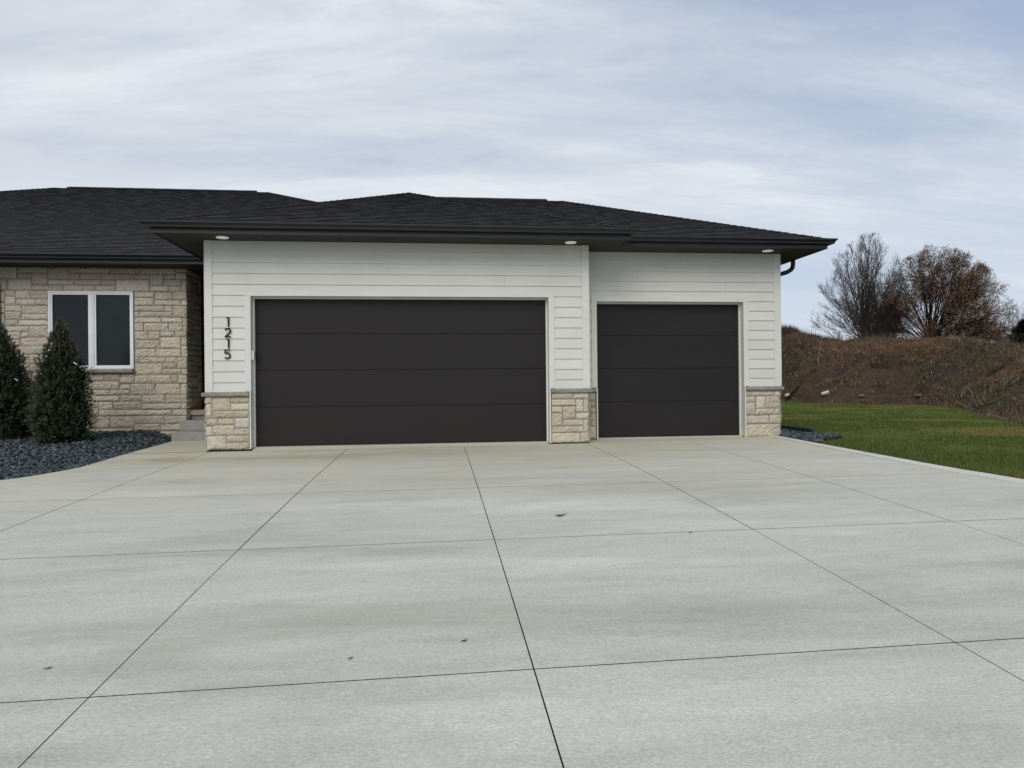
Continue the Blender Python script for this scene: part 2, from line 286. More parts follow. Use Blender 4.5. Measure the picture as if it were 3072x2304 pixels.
# ---------- driveway: cut slabs with sawn joints
drive=MB()
def slab(x0,x1,y0,y1,gap=.003,gx0=None,gx1=None,clipL=True,clipR=True,zf=hdrive,depth=.03,skew=True):
    gx0=gap if gx0 is None else gx0; gx1=gap if gx1 is None else gx1
    ny=max(2,int((y1-y0)/.22)+1); nx=max(2,int((x1-x0)/1.1)+1); rows=[]
    for j in range(ny):
        y=y0+gap+(y1-y0-2*gap)*j/(ny-1); row=[]
        for i in range(nx):
            x=x0+gx0+(x1-x0-gx0-gx1)*i/(nx-1)
            if clipL: x=max(x,xl(y))
            if clipR: x=min(x,xr(y))
            yy=y+(.0079*(x-4) if skew else 0)
            row.append((x,yy,zf(x,yy)))
        rows.append(row)
    drive.mi=0; drive.quads(rows)
    for edge in (rows[0],[r[-1] for r in rows],list(reversed(rows[-1])),[r[0] for r in reversed(rows)]):
        drive.mi=1; drive.quads([[(p[0],p[1],p[2]-depth) for p in edge],edge])
J=[-12.,-2.05,.10,2.24,4.15,6.26,8.03,10.4,20.]
T=[-24,-21.6,-19.4,-17.1,-14.8,-12.6,-10.45,-8.33,-6.18,-4.05,-.06]
for a,b in zip(T,T[1:]):
    for k,(c,d) in enumerate(zip(J,J[1:])):
        lo=min(xl(a),xl(b)); hi=max(xr(a),xr(b))
        if d<=lo or c>=hi: continue
        wide=.0034 if b<=-6 else .0038
        g0=wide if abs(c-4.15)<.01 else (.0042 if b>-5 else .0028); g1=wide if abs(d-4.15)<.01 else (.0042 if b>-5 else .0028)
        slab(c,d,a,b,gap=(.0042 if b>-5 else .0048 if b>-7 else .0030 if b>-9 else .003),gx0=g0,gx1=g1)
# strip in front of the second bay, and the walkway to the steps
for c,d in ((6.315,8.03),(8.03,9.99)): slab(c,d,-.06,.50,skew=False)
slab(-1.5,-.012,-.06,2.12,skew=False,clipR=False)
drive.mi=1
drive.quads([[(x,y,hdrive(x,y)-.022) for x in (xl(y)+.02,-1,0,1.5,3,4.5,6,7.5,9,xr(y)-.02)] for y in [-24+.5*i for i in range(49)]])
drive.quads([[(x,y,-.10) for x in (6.32,9.75)] for y in (-.01,.5)])
drive.quads([[(x,y,-.115) for x in (-1.3,-.02)] for y in (-.01,2.1)])
drive.build('driveway',[MT['concrete'],MT['joint']],kind='structure')
# curb band along the lawn
mb=MB()
ysr=[.5-.25*i for i in range(60)]
prof=[]
for i,y in enumerate(ysr):
    x0=xr(y)+.011; w=interp(y,CW); z=hdrive(x0,y)
    prof.append([(x0,y,z-.06),(x0,y,z+.004),(x0+.012,y,z+.012),(x0+w-.02,y,z+.026),(x0+w,y,z+.012),(x0+w,y,z-.16)])
mb.quads(prof); mb.build('concrete_kerb',MT['kerb'],kind='structure')
mb=MB(); rows=[]
for i in range(300):
    y=.1-.05*i; x0=xr(y)+.011+interp(y,CW); z=lawn_z(x0+.1,y); w=.10+.09*abs(N((x0,y,3),3.))+.05*N((x0,y,9),9.)
    rows.append([(x0-.01,y,z+.012),(x0+w*.6,y,z+.011),(x0+w,y,z-.004)])
mb.quads(rows); mb.build('soil_margin',MT['hill'],kind='structure')
# left border of the driveway where it meets the bed
mb=MB(); prof=[]
for i in range(46):
    y=2.02-.2*i; x0=xl(y)-.004; z=hdrive(x0,y)
    prof.append([(x0,y,z-.01),(x0-.012,y,z-.02),(x0-.012,y,z-.2)])
mb.quads(prof); mb.build('driveway_edge',MT['concrete'],kind='structure')
# garage floor lips
mb=MB()
for x0,x1,yy in ((.71,5.61,0.),(6.60,9.35,.53)):
    z0=hdrive(3,-.03)+.004
    mb.quads([[(x0,yy-.035,z0-.06),(x1,yy-.035,z0-.06)],[(x0,yy-.035,z0),(x1,yy-.035,z0)],[(x0,yy+.10,-.037),(x1,yy+.10,-.037)],[(x0,yy+4,-.035),(x1,yy+4,-.035)]])
mb.build('garage_floor',MT['concrete'],kind='structure')
# ------------------------------------------------------------------ HOUSE
house=empty('house',(0,0,0),label='low house with dark hip roofs, pale lap siding, limestone base and charcoal garage doors',category='house')
ZB=.873; EX=.1778; ZS=3.34
def siding(name,x0,x1,y,holes=(),k0=0,seed=0,axis='x',mat='siding',zt=ZS,zb=ZB,flip=1):
    """lap boards; holes=[(xa,xb,zbottom,ztop)]"""
    mb=MB(); rnd=random.Random(seed)
    def P(u,d,z): return (u,y-d,z) if axis=='x' else (y+flip*d,u,z)
    def strip(u0,u1,z0,z1,f0=0.,f1=1.):
        a=.027-.017*f0; b=.027-.017*f1
        mb.face([P(u0,a,z0),P(u1,a,z0),P(u1,b,z1),P(u0,b,z1)])
        if f0<.01: mb.face([P(u0,.006,z0),P(u1,.006,z0),P(u1,a,z0),P(u0,a,z0)])
    k=0; z=zb
    while z<zt-.004:
        z1=min(zt,(zb+.16+EX*k)); segs=[(x0,x1)]
        for xa,xb,ha,hb in holes:
            if z<hb-.005 and z1>ha+.005:
                if z1<=hb+.005:
                    segs=[s for q in segs for s in ((q[0],xa),(xb,q[1]))]
                else:
                    fr=(hb-z)/(z1-z)
                    strip(xa,xb,hb,z1,fr,1.)
                    segs=[s for q in segs for s in ((q[0],xa),(xb,q[1]))]
        for u0,u1 in segs:
            if u1-u0<.01: continue
            cuts=[u0]
            if u1-u0>3: cuts.append(u0+rnd.uniform(.25,.8)*(u1-u0))
            cuts.append(u1)
            for c0,c1 in zip(cuts,cuts[1:]):
                t=rnd.uniform(.965,1.03); mb.cur=(t,t,t*rnd.uniform(.99,1.01))
                e0=.0015 if c0>u0 else 0; e1=.0015 if c1<u1 else 0
                strip(c0+e0,c1-e1,z,z1)
        z=z1; k+=1
    # backing
    mb.cur=(.5,.5,.5)
    for a,b,ha,hb in [(x0,x1,zb,zt)]:
        us=[x0]+[v for h in holes for v in (h[0],h[1])]+[x1]
        for i in range(0,len(us),2): mb.face([P(us[i],.004,zb),P(us[i+1],.004,zb),P(us[i+1],.004,zt),P(us[i],.004,zt)])
        for h in holes: mb.face([P(h[0],.004,h[3]),P(h[1],.004,h[3]),P(h[1],.004,zt),P(h[0],.004,zt)])
    return mb.build(name,MT[mat],house)
siding('siding',.10,6.205,0.,[(.602,5.718,0,2.532)],seed=3)
siding('siding',6.30,9.96,.53,[(6.492,9.443,0,2.532)],seed=5)
siding('siding',.53,12.,10.06,seed=9,axis='y',flip=1)
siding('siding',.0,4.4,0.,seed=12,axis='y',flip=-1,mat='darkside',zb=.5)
siding('siding',0.,.53,6.3,seed=2,axis='y',flip=1)
def part_box(name,mat,boxes,parent=house,bevel=.003,**kw):
    mb=MB()
    for b in boxes: mb.box(*b)
    return mb.build(name,MT[mat],parent,bevel=bevel,**kw)
# corner boards
part_box('corner_board','trim',[(-.004,.10,-.034,-.002,ZB,ZS)])
part_box('corner_board','trim',[(6.205,6.332,-.034,-.002,ZB,ZS),(6.302,6.334,-.0015,.09,ZB,ZS)])
part_box('corner_board','trim',[(9.96,10.092,.496,.528,ZB,ZS),(10.062,10.094,.5285,.64,ZB,ZS)])
part_box('corner_board','trim',[(-.034,-.004,-.002,.10,ZB,ZS)])
# structural bodies behind
mb=MB()
mb.box(.02,.686,.003,.30,-.25,ZS); mb.box(5.634,6.28,.003,.30,-.25,ZS); mb.box(.6865,5.6335,.16,.30,2.445,ZS); mb.box(.6865,5.6335,.003,.16,2.46,ZS)
mb.box(6.2805,6.575,.535,.8,-.25,ZS); mb.box(9.375,10.04,.535,.8,-.25,ZS); mb.box(6.5755,9.3745,.70,.8,2.445,ZS); mb.box(6.5755,9.3745,.535,.70,2.46,ZS)
mb.box(.02,.2,.3005,11.,-.25,ZS); mb.box(9.85,10.04,.8005,12.,-.25,ZS); mb.box(6.1,6.28,.3005,4.,-.25,ZS)
mb.box(.2005,9.849,11.,11.2,-.25,ZS)
mb.build('wall_core',MT['darkside'],house)
# door casings
def casing(x0,x1,zt,y,ow=.098):
    mb=MB(); o=.033
    mb.box(x0-ow,x0-.0,y-o,y-.004,ZB+.006,zt); mb.box(x1,x1+ow,y-o,y-.004,ZB+.006,zt)
    mb.box(x0-ow,x1+ow,y-o-.002,y-.004,zt+.0005,zt+.092)
    # jambs and head: return into the opening
    mb.box(x0-.012,x0,y-.0035,y+.17,-.045,zt+.012); mb.box(x1,x1+.012,y-.0035,y+.17,-.045,zt+.012); mb.box(x0+.0005,x1-.0005,y-.0035,y+.17,zt+.0005,zt+.012)
    # narrow trim strips beside the stone
    mb.box(x0-.022,x0-.0,y-.060,y-.0045,-.055,ZB+.002); mb.box(x1,x1+.022,y-.060,y-.0045,-.055,ZB+.002)
    # door stop
    mb.box(x0+.0005,x0+.028,y+.105,y+.14,-.04,zt-.0005); mb.box(x1-.028,x1-.0005,y+.105,y+.14,-.04,zt-.0005); mb.box(x0+.0285,x1-.0285,y+.105,y+.14,zt-.028,zt-.0005)
    return mb.build('door_trim',MT['trim'],house,bevel=.002)
casing(.70,5.62,2.44,0.); casing(6.59,9.36,2.44,.53)
def gdoor(x0,x1,y,label):
    mb=MB(); zz=[-.022,.616,1.227,1.837,2.47]
    prof=[]
    for k,(a,b) in enumerate(zip(zz,zz[1:])):
        g=.002
        prof+=[(y+.010,a+g*.3),(y+.003,a+g),(y,a+g+.004),(y,b-g-.003),(y+.003,b-g),(y+.010,b-g*.3)]
    mb.quads([[(x0,p[0],p[1]) for p in prof],[(x1,p[0],p[1]) for p in prof]])
    for f in mb.f: f.reverse()
    mb.box(x0,x1,y+.015,y+.05,-.022,2.47)
    o=mb.build('garage_door',MT['door'],house,label=label)
    s=MB(); s.box(x0,x1,y+.002,y+.05,-.037,-.0225); s.build('weather_seal',MT['rubber'],o,bevel=.004)
    return o
gdoor(.705,5.615,.145,'wide charcoal sectional garage door of four flat panels')
gdoor(6.595,9.355,.675,'narrow charcoal sectional garage door of four flat panels')
# ------------------------------------------------------------------ stone work
PALP=[(.52,.465,.365),(.555,.505,.405),(.50,.465,.395),(.535,.475,.36),(.49,.46,.405),(.575,.53,.435),(.51,.45,.34)]
PALW=[(.52,.46,.375),(.55,.49,.405),(.505,.455,.375),(.535,.485,.405),(.515,.445,.365),(.575,.52,.43),(.495,.46,.39)]
def stone(mb,r,plane,pal,rnd,axis='x',sgn=1,th=.05,rough=.010):
    """one split-faced block: r=(u0,u1,z0,z1)"""
    u0,u1,z0,z1=r; c=rnd.choice(pal); k=rnd.uniform(.92,1.08); mb.cur=(c[0]*k,c[1]*k,c[2]*k)
    nu=max(4,int((u1-u0)/.035)+2); nz=max(4,int((z1-z0)/.03)+2); off=rnd.uniform(-.005,.007); sd=rnd.uniform(0,50)
    tilt=rnd.uniform(-.008,.008); g=[]
    for j in range(nz+2):
        row=[]
        for i in range(nu+2):
            fi=min(max((i-1)/(nu-1),0),1); fj=min(max((j-1)/(nz-1),0),1)
            e=min(fi,1-fi)*(u1-u0); f=min(fj,1-fj)*(z1-z0)
            dep=th+off+tilt*(fj-.5)*2+rough*1.5*N((fi*(u1-u0)*22+sd,fj*(z1-z0)*26,sd))+rough*.7*N((fi*(u1-u0)*60+sd,fj*(z1-z0)*60,sd))
            if e<.001 or f<.001: dep-=.012
            if i in(0,nu+1) or j in(0,nz+1): dep=0
            wob=.0035*N((sd+fi*6,fj*6,0)); wob2=.0035*N((sd+fi*5,fj*5,9))
            u=u0+fi*(u1-u0)+wob; z=z0+fj*(z1-z0)+wob2
            row.append((u,plane-dep,z) if axis=='x' else (plane+sgn*dep,u,z))
        g.append(row)
    mb.quads(g)
def stones(name,rects,plane,pal,seed,axis='x',sgn=1,backing=None,parent=house,th=.045,cap=None,shrink=.0025):
    mb=MB(); rnd=random.Random(seed)
    for r in rects: stone(mb,(r[0]+shrink,r[1]-shrink,r[2]+shrink,r[3]-shrink),plane,pal,rnd,axis,sgn,th)
    mb.mi=1; mb.cur=(1,1,1)
    for b in (backing or []): mb.box(*b)
    return mb.build(name,[MT['stone'],MT['mortar']],parent)
def fill(u0,u1,z0,z1,seed,hm=.108):
    """random ashlar filler of one and two course blocks"""
    rnd=random.Random(seed); nz=max(1,round((z1-z0)/hm)); nu=max(1,round((u1-u0)/.11)); hz=(z1-z0)/nz; hu=(u1-u0)/nu
    occ=[[0]*nu for _ in range(nz)]; out=[]
    for j in range(nz):
        for i in range(nu):
            if occ[j][i]: continue
            w=rnd.choice([1,2,2,3,3,4,4]); h=rnd.choice([1,1,1,2])
            if h==2 and w<2: w=2
            w=min(w,nu-i); h=min(h,nz-j)
            while any(occ[j][i+a] for a in range(w)): w-=1
            if any(occ[j+b][i+a] for a in range(w) for b in range(h)): h=1
            for a in range(w):
                for b in range(h): occ[j+b][i+a]=1
            out.append((u0+i*hu+.003,u0+(i+w)*hu-.003,z0+j*hz+.003,z0+(j+h)*hz-.003))
    return out
def capstone(name,path,z0,z1,prot,parent):
    """rock-faced cap along a polyline of (x,y,nx,ny)"""
    mb=MB(); rnd=random.Random(int(z0*1000)); rows=[]
    for i,(x,y,nx,ny) in enumerate(path):
        row=[(x,y,z0)]
        for k,(f,h) in enumerate([(0,0),(.85,0.0),(1.,.22),(1.05,.5),(1.,.8),(.88,1.),(0,1.03)]):
            d=prot*f+(.006*N((x*14+i*.7,y*14,k*.9)) if f>.5 else 0)
            row.append((x+nx*d,y+ny*d,z0+(z1-z0)*h+(.003*N((x*9,k,4)) if f>.5 else 0)))
        rows.append(row)
    mb.quads(rows)
    mb.face(rows[0][::-1]); mb.face(rows[-1])
    for f in mb.f: f.reverse()
    return mb.build(name,MT['cap'],parent)
def path_pts(pts,step=.05):
    out=[]
    for (a,b) in zip(pts,pts[1:]):
        L=math.hypot(b[0]-a[0],b[1]-a[1]); n=max(1,int(L/step))
        for k in range(n): out.append(tuple(a[q]+(b[q]-a[q])*k/n for q in range(4)))
    out.append(tuple(pts[-1])); return out
p=stones('stone_pier',ST_L,.0,PALP,11,backing=[(.003,.675,-.026,.002,-.055,.80)])
stones('stone_return',fill(.0,2.2,-.06,.795,4),-.0,PALP,12,axis='y',sgn=-1,backing=[(-.022,.0195,.0,2.2,-.06,.80)],parent=p)
capstone('stone_cap',path_pts([(-.02,1.2,-1,0),(-.02,-.02,-1,0),(-.02,-.02,-.75,-.9),(-.0,-.02,0,-1),(.672,-.02,0,-1)],.05),.803,.868,.062,p)
p=stones('stone_pier',ST_M,.0,PALP,13,backing=[(5.648,6.297,-.026,.002,-.055,.80)])
q=stones('stone_return',fill(.02,.45,-.04,.795,6),6.3,PALP,14,axis='y',sgn=1,backing=[(6.2815,6.322,.0,.47,-.06,.80)],parent=p)
capstone('stone_cap',path_pts([(5.652,-.02,0,-1),(6.31,-.02,0,-1),(6.32,-.02,.75,-.9),(6.32,0,1,0),(6.32,.44,1,0)],.05),.803,.868,.062,p)
p=stones('stone_pier',ST_N,.53,PALW,15,backing=[(6.325,6.563,.504,.532,-.055,.80)])
capstone('stone_cap',path_pts([(6.387,.51,0,-1),(6.563,.51,0,-1)],.05),.803,.866,.062,p)
p=stones('stone_pier',ST_R,.53,PALP,17,backing=[(9.388,10.05,.504,.532,-.055,.80)])
stones('stone_return',fill(.53,8.,-.06,.795,8),10.06,PALP,18,axis='y',sgn=1,backing=[(10.0405,10.082,.53,8.,-.06,.80)],parent=p)
capstone('stone_cap',path_pts([(9.39,.51,0,-1),(10.06,.51,0,-1),(10.07,.51,.75,-.9),(10.07,.53,1,0),(10.07,8,1,0)],.05),.803,.866,.062,p)
# left stone wall
WY=2.70
extra=fill(-8.6,-4.84,.0,3.34,21)+fill(-4.62,-3.17,.02,1.09,22)+[(-4.835,-4.63,a,a+.20) for a in (.02,.24,.46,.68,.90,1.12,1.34,1.56,1.78,2.0,2.22,2.44,2.66)]+fill(-3.16,-3.0,.02,.02+.0001,5)[:0]
extra+=[(-3.82,-3.17,1.255,1.30)]
W=[r for r in ST_W if not(r[3]<1.10 and r[1]<-3.165)]
sw=stones('stone_wall',W+extra,WY,PALW,23,backing=[(-8.6,-3.83,WY-.026,WY+.2,-.2,ZS),(-3.8295,-2.2505,WY-.026,WY+.2,-.2,1.27),(-3.8295,-2.2505,WY-.026,WY+.2,2.873,ZS),(-2.25,-1.275,WY-.026,WY+.2,-.2,ZS)],th=.042)
stones('stone_return',fill(2.72,3.52,.0,3.34,31),-1.29,PALW,24,axis='y',sgn=1,backing=[(-1.45,-1.268,WY+.2005,3.53,-.2,ZS)],parent=sw)
# window
def window():
    w=MB(); x0,x1,z0,z1=-3.828,-2.256,1.342,2.872; y=WY-.052
    xm0,xm1=-3.052,-3.000
    o=MB(); f=.072
    # outer frame, two sashes
    for a,b in ((x0,-3.030),(-3.022,x1)):
        o.box(a,b,y,y+.08,z0,z0+.032); o.box(a,b,y,y+.08,z1-.032,z1)
        o.box(a,a+.032,y,y+.08,z0+.0325,z1-.0325); o.box(b-.032,b,y,y+.08,z0+.0325,z1-.0325)
        a2,b2,c2,d2=a+.0325,b-.0325,z0+.0325,z1-.0325
        o.box(a2,b2,y+.012,y+.07,c2,c2+.036); o.box(a2,b2,y+.012,y+.07,d2-.036,d2)
        o.box(a2,a2+.036,y+.012,y+.07,c2+.0365,d2-.0365); o.box(b2-.036,b2,y+.012,y+.07,c2+.0365,d2-.0365)
    o.box(-3.0295,-3.0225,y-.004,y+.07,z0,z1)
    wn=o.build('window',MT['vinyl'],house,bevel=.003)
    for (a,b),mt,lb in (((x0+.06,-3.090),'glassL','plain dark left pane'),((-2.962,x1-.06),'glassR','greenish right pane behind an insect screen')):
        g=MB(); g.box(a,b,y+.045,y+.051,z0+.06,z1-.06); g.build('pane',MT[mt],wn,label=lb)
    s=MB(); rows=[]
    n=40
    for i in range(n+1):
        x=-3.86+(1.605)*i/n; row=[(x,WY,1.262)]
        for k,(d,z) in enumerate([(.0,1.262),(.085,1.262),(.098,1.285),(.098,1.315),(.088,1.338),(.0,1.340)]):
            e=.005*N((x*12,k*1.3,2)) if d>.02 else 0
            row.append((x,WY-.02-d-e,z+e*.4))
        rows.append(row)
    s.quads(rows); s.face(rows[0][::-1]); s.face(rows[-1])
    for f_ in s.f: f_.reverse()
    s.build('sill',MT['cap'],wn)
    b=MB(); b.box(x0+.01,x1-.01,y+.085,y+.10,z0,z1); b.build('dark_backing',MT['rubber'],wn)  # dark sheet added behind the panes in place of the unlit room
window()
# entry recess: dark wall, rear wall with door
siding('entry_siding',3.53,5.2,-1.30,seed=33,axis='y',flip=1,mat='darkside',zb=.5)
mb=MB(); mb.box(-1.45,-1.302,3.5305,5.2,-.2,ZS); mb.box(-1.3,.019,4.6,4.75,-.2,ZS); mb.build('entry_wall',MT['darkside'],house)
d=part_box('front_door','darkside',[(-1.12,-.18,4.565,4.598,.50,2.6)])
part_box('handle','black',[(-.29,-.26,4.50,4.52,1.35,1.60),(-.29,-.26,4.52,4.565,1.36,1.38),(-.29,-.26,4.52,4.565,1.57,1.59)],parent=d)
# steps
st=empty('entry_steps',(-.68,2.3,-.07),label='short flight of grey concrete steps rising to the dark entry recess',category='steps')
def sp(name,b,mat='stepc',**kw):
    m_=MB(); m_.box(*b); return m_.build(name,MT[mat],st,bevel=.012,org=(-.68,2.3,-.07),**kw)
sp('tread',(-1.352,-.05,2.10,2.75,-.15,.105)); sp('tread',(-1.33,-.05,2.47,2.95,.1055,.31))
sp('tread',(-1.235,-.05,2.83,4.59,.3105,.40),mat='cap'); sp('tread',(-1.265,-.05,2.78,4.595,.4005,.50),mat='cap')
# doorbell camera style fitting on the dark entry wall
wl=empty('wall_fitting',(-1.27,3.90,1.29),label='small pale box fitted on the dark wall inside the entry recess',category='doorbell')
m_=MB(); m_.box(-1.272,-1.245,3.85,3.95,1.20,1.38); m_.build('case',MT['plastic'],wl,bevel=.006,org=(-1.27,3.90,1.29))
m_=MB(); m_.box(-1.2445,-1.235,3.875,3.925,1.235,1.30); m_.build('button',MT['rubber'],wl,bevel=.003,org=(-1.27,3.90,1.29))
# ------------------------------------------------------------------ roofs
def normal_up(a,b,c):
    n=(Vector(b)-Vector(a)).cross(Vector(c)-Vector(a)).normalized()
    return n if n.z>0 else -n
def shingle_face(mb,EL,ER,TL,TR,seed,exp=.143,coarse=False):
    rnd=random.Random(seed); EL,ER,TL,TR=map(Vector,(EL,ER,TL,TR)); n=normal_up(EL,ER,TL)
    e=(ER-EL).normalized(); up=n.cross(e); up=up if up.z>0 else -up
    H=(TL-EL).dot(up); W=(ER-EL).length; nl=max(1,round(H/exp)); a0=(TL-EL).dot(e); b0=(TR-EL).dot(e)
    P=lambda u,v,l: EL+e*u+up*v+n*l
    mb.cur=(.8,.8,.8); mb.face([EL,ER,TR,TL] if (TR-TL).length>.01 else [EL,ER,TL])
    for k in range(nl):
        v0=H*k/nl; v1=H*(k+1)/nl; f0=k/nl; f1=(k+1)/nl
        l0,r0=a0*f0,W+(b0-W)*f0; l1,r1=a0*f1,W+(b0-W)*f1
        u=l0; thick=rnd.random()<.5; rowt=rnd.uniform(.92,1.09)
        while u<r0-.002:
            w=rnd.uniform(.12,.38) if not coarse else 1.2
            u2=min(r0,u+w); thick=not thick if rnd.random()<.8 else thick
            lf=.0185 if thick else .0155
            t=rnd.uniform(.82,1.28)*rowt; mb.cur=(t*rnd.uniform(.96,1.04),t,t*rnd.uniform(.98,1.06))
            c0,c1=min(max(u,l1),r1),min(max(u2,l1),r1)
            pts=[P(u,v0,lf),P(u2,v0,lf),P(c1,v1,.0035),P(c0,v1,.0035)]
            if c1-c0<.001: pts=pts[:3]
            mb.face(pts); mb.cur=(.09,.09,.09); mb.face([P(u,v0,-.002),P(u2,v0,-.002),P(u2,v0,lf),P(u,v0,lf)])  # butt edge tinted near black to paint in the course shadow line
            u=u2
def caps(mb,a,b,seed,w=.13,step=.145):
    """overlapping cap shingles from a (low) to b (high)"""
    rnd=random.Random(seed); a,b=Vector(a),Vector(b); d=(b-a); L=d.length; d.normalize(); s=d.cross(Vector((0,0,1))).normalized(); n=s.cross(d).normalized()
    k=0
    drop=.045 if abs(d.z)>.05 else .055
    while k*step<L:
        p0=a+d*(k*step); p1=a+d*min(L,k*step+step*1.25); t=rnd.uniform(.55,.85); mb.cur=(t,t,t*1.03)
        for sg in (-1,1):
            mb.face([p0+n*.020,p0+s*sg*w-n*(drop-.034),p1+s*sg*w-n*(drop-.018),p1+n*.006]); tt=mb.cur; mb.cur=(.15,.15,.15)
            mb.face([p0+n*.020,p0+s*sg*w-n*(drop-.034),p0+s*sg*w-n*(drop+.004),p0+n*.004]); mb.face([p0+s*sg*w-n*(drop-.034),p1+s*sg*w-n*(drop-.018),p1+s*sg*w-n*(drop+.01),p0+s*sg*w-n*(drop+.01)]); mb.cur=tt
        k+=1
ZE=3.49; PT=.42
def roofz(t): return ZE+PT*t
def hip_roof(x0,x1,y0,y1,ridge,faces,seed,vent=None,name_label=None,cap_edges=None):
    pass
def make_roof(faces,capl,vents,seed,label):
    mb=MB()
    for i,(f,co) in enumerate(faces): shingle_face(mb,*f,seed+i,coarse=co)
    r=mb.build('roof',MT['shingle'],house,label=label)
    for i,(a,b) in enumerate(capl):
        c=MB(); caps(c,a,b,seed+50+i); c.build('hip_cap',MT['shingle'],r)
    for a,b in vents:
        v=MB(); a,b=Vector(a),Vector(b); d=(b-a).normalized(); s=d.cross(Vector((0,0,1))).normalized(); v.cur=(.7,.7,.72)
        n=max(1,int((b-a).length/.3))
        for k in range(n):
            p0=a.lerp(b,k/n)+d*.002; p1=a.lerp(b,(k+1)/n)-d*.002
            for sg in (-1,1):
                o1=s*sg*.15-Vector((0,0,.063)); z1=Vector((0,0,.020+.002*(k%2)))
                v.face([p0+z1,p0+o1+z1,p1+o1+z1,p1+z1]); v.face([p0+o1+z1,p0+o1-z1*.2,p1+o1-z1*.2,p1+o1+z1])
                for p in (p0,p1): v.face([p+z1,p+o1+z1,p+o1-z1*.2,p-z1*.2])
        v.build('ridge_vent',MT['shingle'],r)
    return r
G=(-.63,6.93,-.63); xm=(G[0]+G[1])/2; t=xm-G[0]; zr=roofz(t); pk=(xm,G[2]+t,zr)
make_roof([(((G[0],G[2],ZE),(G[1],G[2],ZE),pk,pk),False),
  (((G[0],11,ZE),(G[0],G[2],ZE),(xm,11,zr),pk),False),
  (((G[1],G[2],ZE),(G[1],11,ZE),pk,(xm,11,zr)),True)],
  [((G[0],G[2],ZE),pk),((G[1],G[2],ZE),pk),(pk,(xm,11,zr))],[],100,'pyramid ended roof over the wide garage door')
X2=10.69; Y2=-.10; t2=4.10; z2=roofz(t2)
make_roof([(((-.50,Y2,ZE),(X2,Y2,ZE),(3.60,Y2+t2,z2),(X2-t2,Y2+t2,z2)),False),
  (((X2,Y2,ZE),(X2,Y2+2*t2,ZE),(X2-t2,Y2+t2,z2),(X2-t2,Y2+t2,z2)),False),
  (((X2,Y2+2*t2,ZE),(-.50,Y2+2*t2,ZE),(X2-t2,Y2+t2,z2),(3.6,Y2+t2,z2)),True),
  (((-.50,Y2+2*t2,ZE),(-.50,Y2,ZE),(3.6,Y2+t2,z2),(3.6,Y2+t2,z2)),True)],
  [((X2,Y2,ZE),(X2-t2,Y2+t2,z2)),((X2,Y2+2*t2,ZE),(X2-t2,Y2+t2,z2))],[((3.65,Y2+t2,z2+.02),(X2-t2-.32,Y2+t2,z2+.02))],200,'hip roof over the narrow garage door')
X3,X4,Y3=-16.96,7.22,2.07; t3=8.93; z3=roofz(t3)
make_roof([(((X3,Y3,ZE),(X4,Y3,ZE),(X3+t3,Y3+t3,z3),(X4-t3,Y3+t3,z3)),False),
  (((X4,Y3,ZE),(X4,Y3+2*t3,ZE),(X4-t3,Y3+t3,z3),(X4-t3,Y3+t3,z3)),True),
  (((X3,Y3+2*t3,ZE),(X3,Y3,ZE),(X3+t3,Y3+t3,z3),(X3+t3,Y3+t3,z3)),True),
  (((X4,Y3+2*t3,ZE),(X3,Y3+2*t3,ZE),(X4-t3,Y3+t3,z3),(X3+t3,Y3+t3,z3)),True)],
  [((X4,Y3,ZE),(X4-t3,Y3+t3,z3)),((X3,Y3,ZE),(X3+t3,Y3+t3,z3))],[((X3+t3+.35,Y3+t3,z3+.03),(X4-t3-.3,Y3+t3,z3+.03))],300,'broad main roof behind the stone wall')
# eaves: fascia + K-style gutter swept round each eave
def sweep(name,prof,path,mat,closed=False,parent=house,**kw):
    mb=MB(); rings=[]; n=len(path)
    for i,p in enumerate(path):
        p=Vector(p)
        def nrm(a,b):
            d=(Vector(b)-Vector(a)).normalized(); return Vector((d.y,-d.x))
        ns=[]
        if i>0: ns.append(nrm(path[i-1],path[i]))
        if i<n-1: ns.append(nrm(path[i],path[i+1]))
        if len(ns)==2: mvec=(ns[0]+ns[1]); mvec=mvec/(1+ns[0].dot(ns[1]))
        else: mvec=ns[0]
        rings.append([(p.x+mvec.x*o,p.y+mvec.y*o,z) for o,z in prof])
    mb.quads([r+[r[0]] for r in rings]); mb.face(rings[0]); mb.face(rings[-1][::-1])
    return mb.build(name,MT[mat],parent,**kw)
GP=[(0.002,3.405),(.055,3.395),(.085,3.402),(.088,3.425),(.104,3.447),(.122,3.462),(.124,3.486),(.112,3.486),(.108,3.468),(.09,3.45),(.07,3.42),(.002,3.42)]
FP=[(-.02,3.325),(0,3.325),(0,3.475),(-.02,3.475)]
for path,sp_ in (([(-.61,8.),(-.61,-.61),(6.91,-.61),(6.91,-.22)],1),([(6.915,-.08),(10.67,-.08),(10.67,8.1)],2),([(-16.9,2.09),(-.635,2.09)],3)):
    f=sweep('fascia',FP,path,'alu')
    gg=sweep('gutter',GP,path,'alu')
# drip edge strips
sweep('drip_edge',[(.0,3.48),(.03,3.474),(.032,3.490),(.0,3.496)],[(-.61,8.),(-.61,-.61),(6.91,-.61),(6.91,-.2)],'alu')
sweep('drip_edge',[(.0,3.48),(.03,3.474),(.032,3.490),(.0,3.496)],[(6.93,-.08),(10.67,-.08),(10.67,8.1)],'alu')
sweep('drip_edge',[(.0,3.48),(.03,3.474),(.032,3.490),(.0,3.496)],[(-16.9,2.09),(-.66,2.09)],'alu')
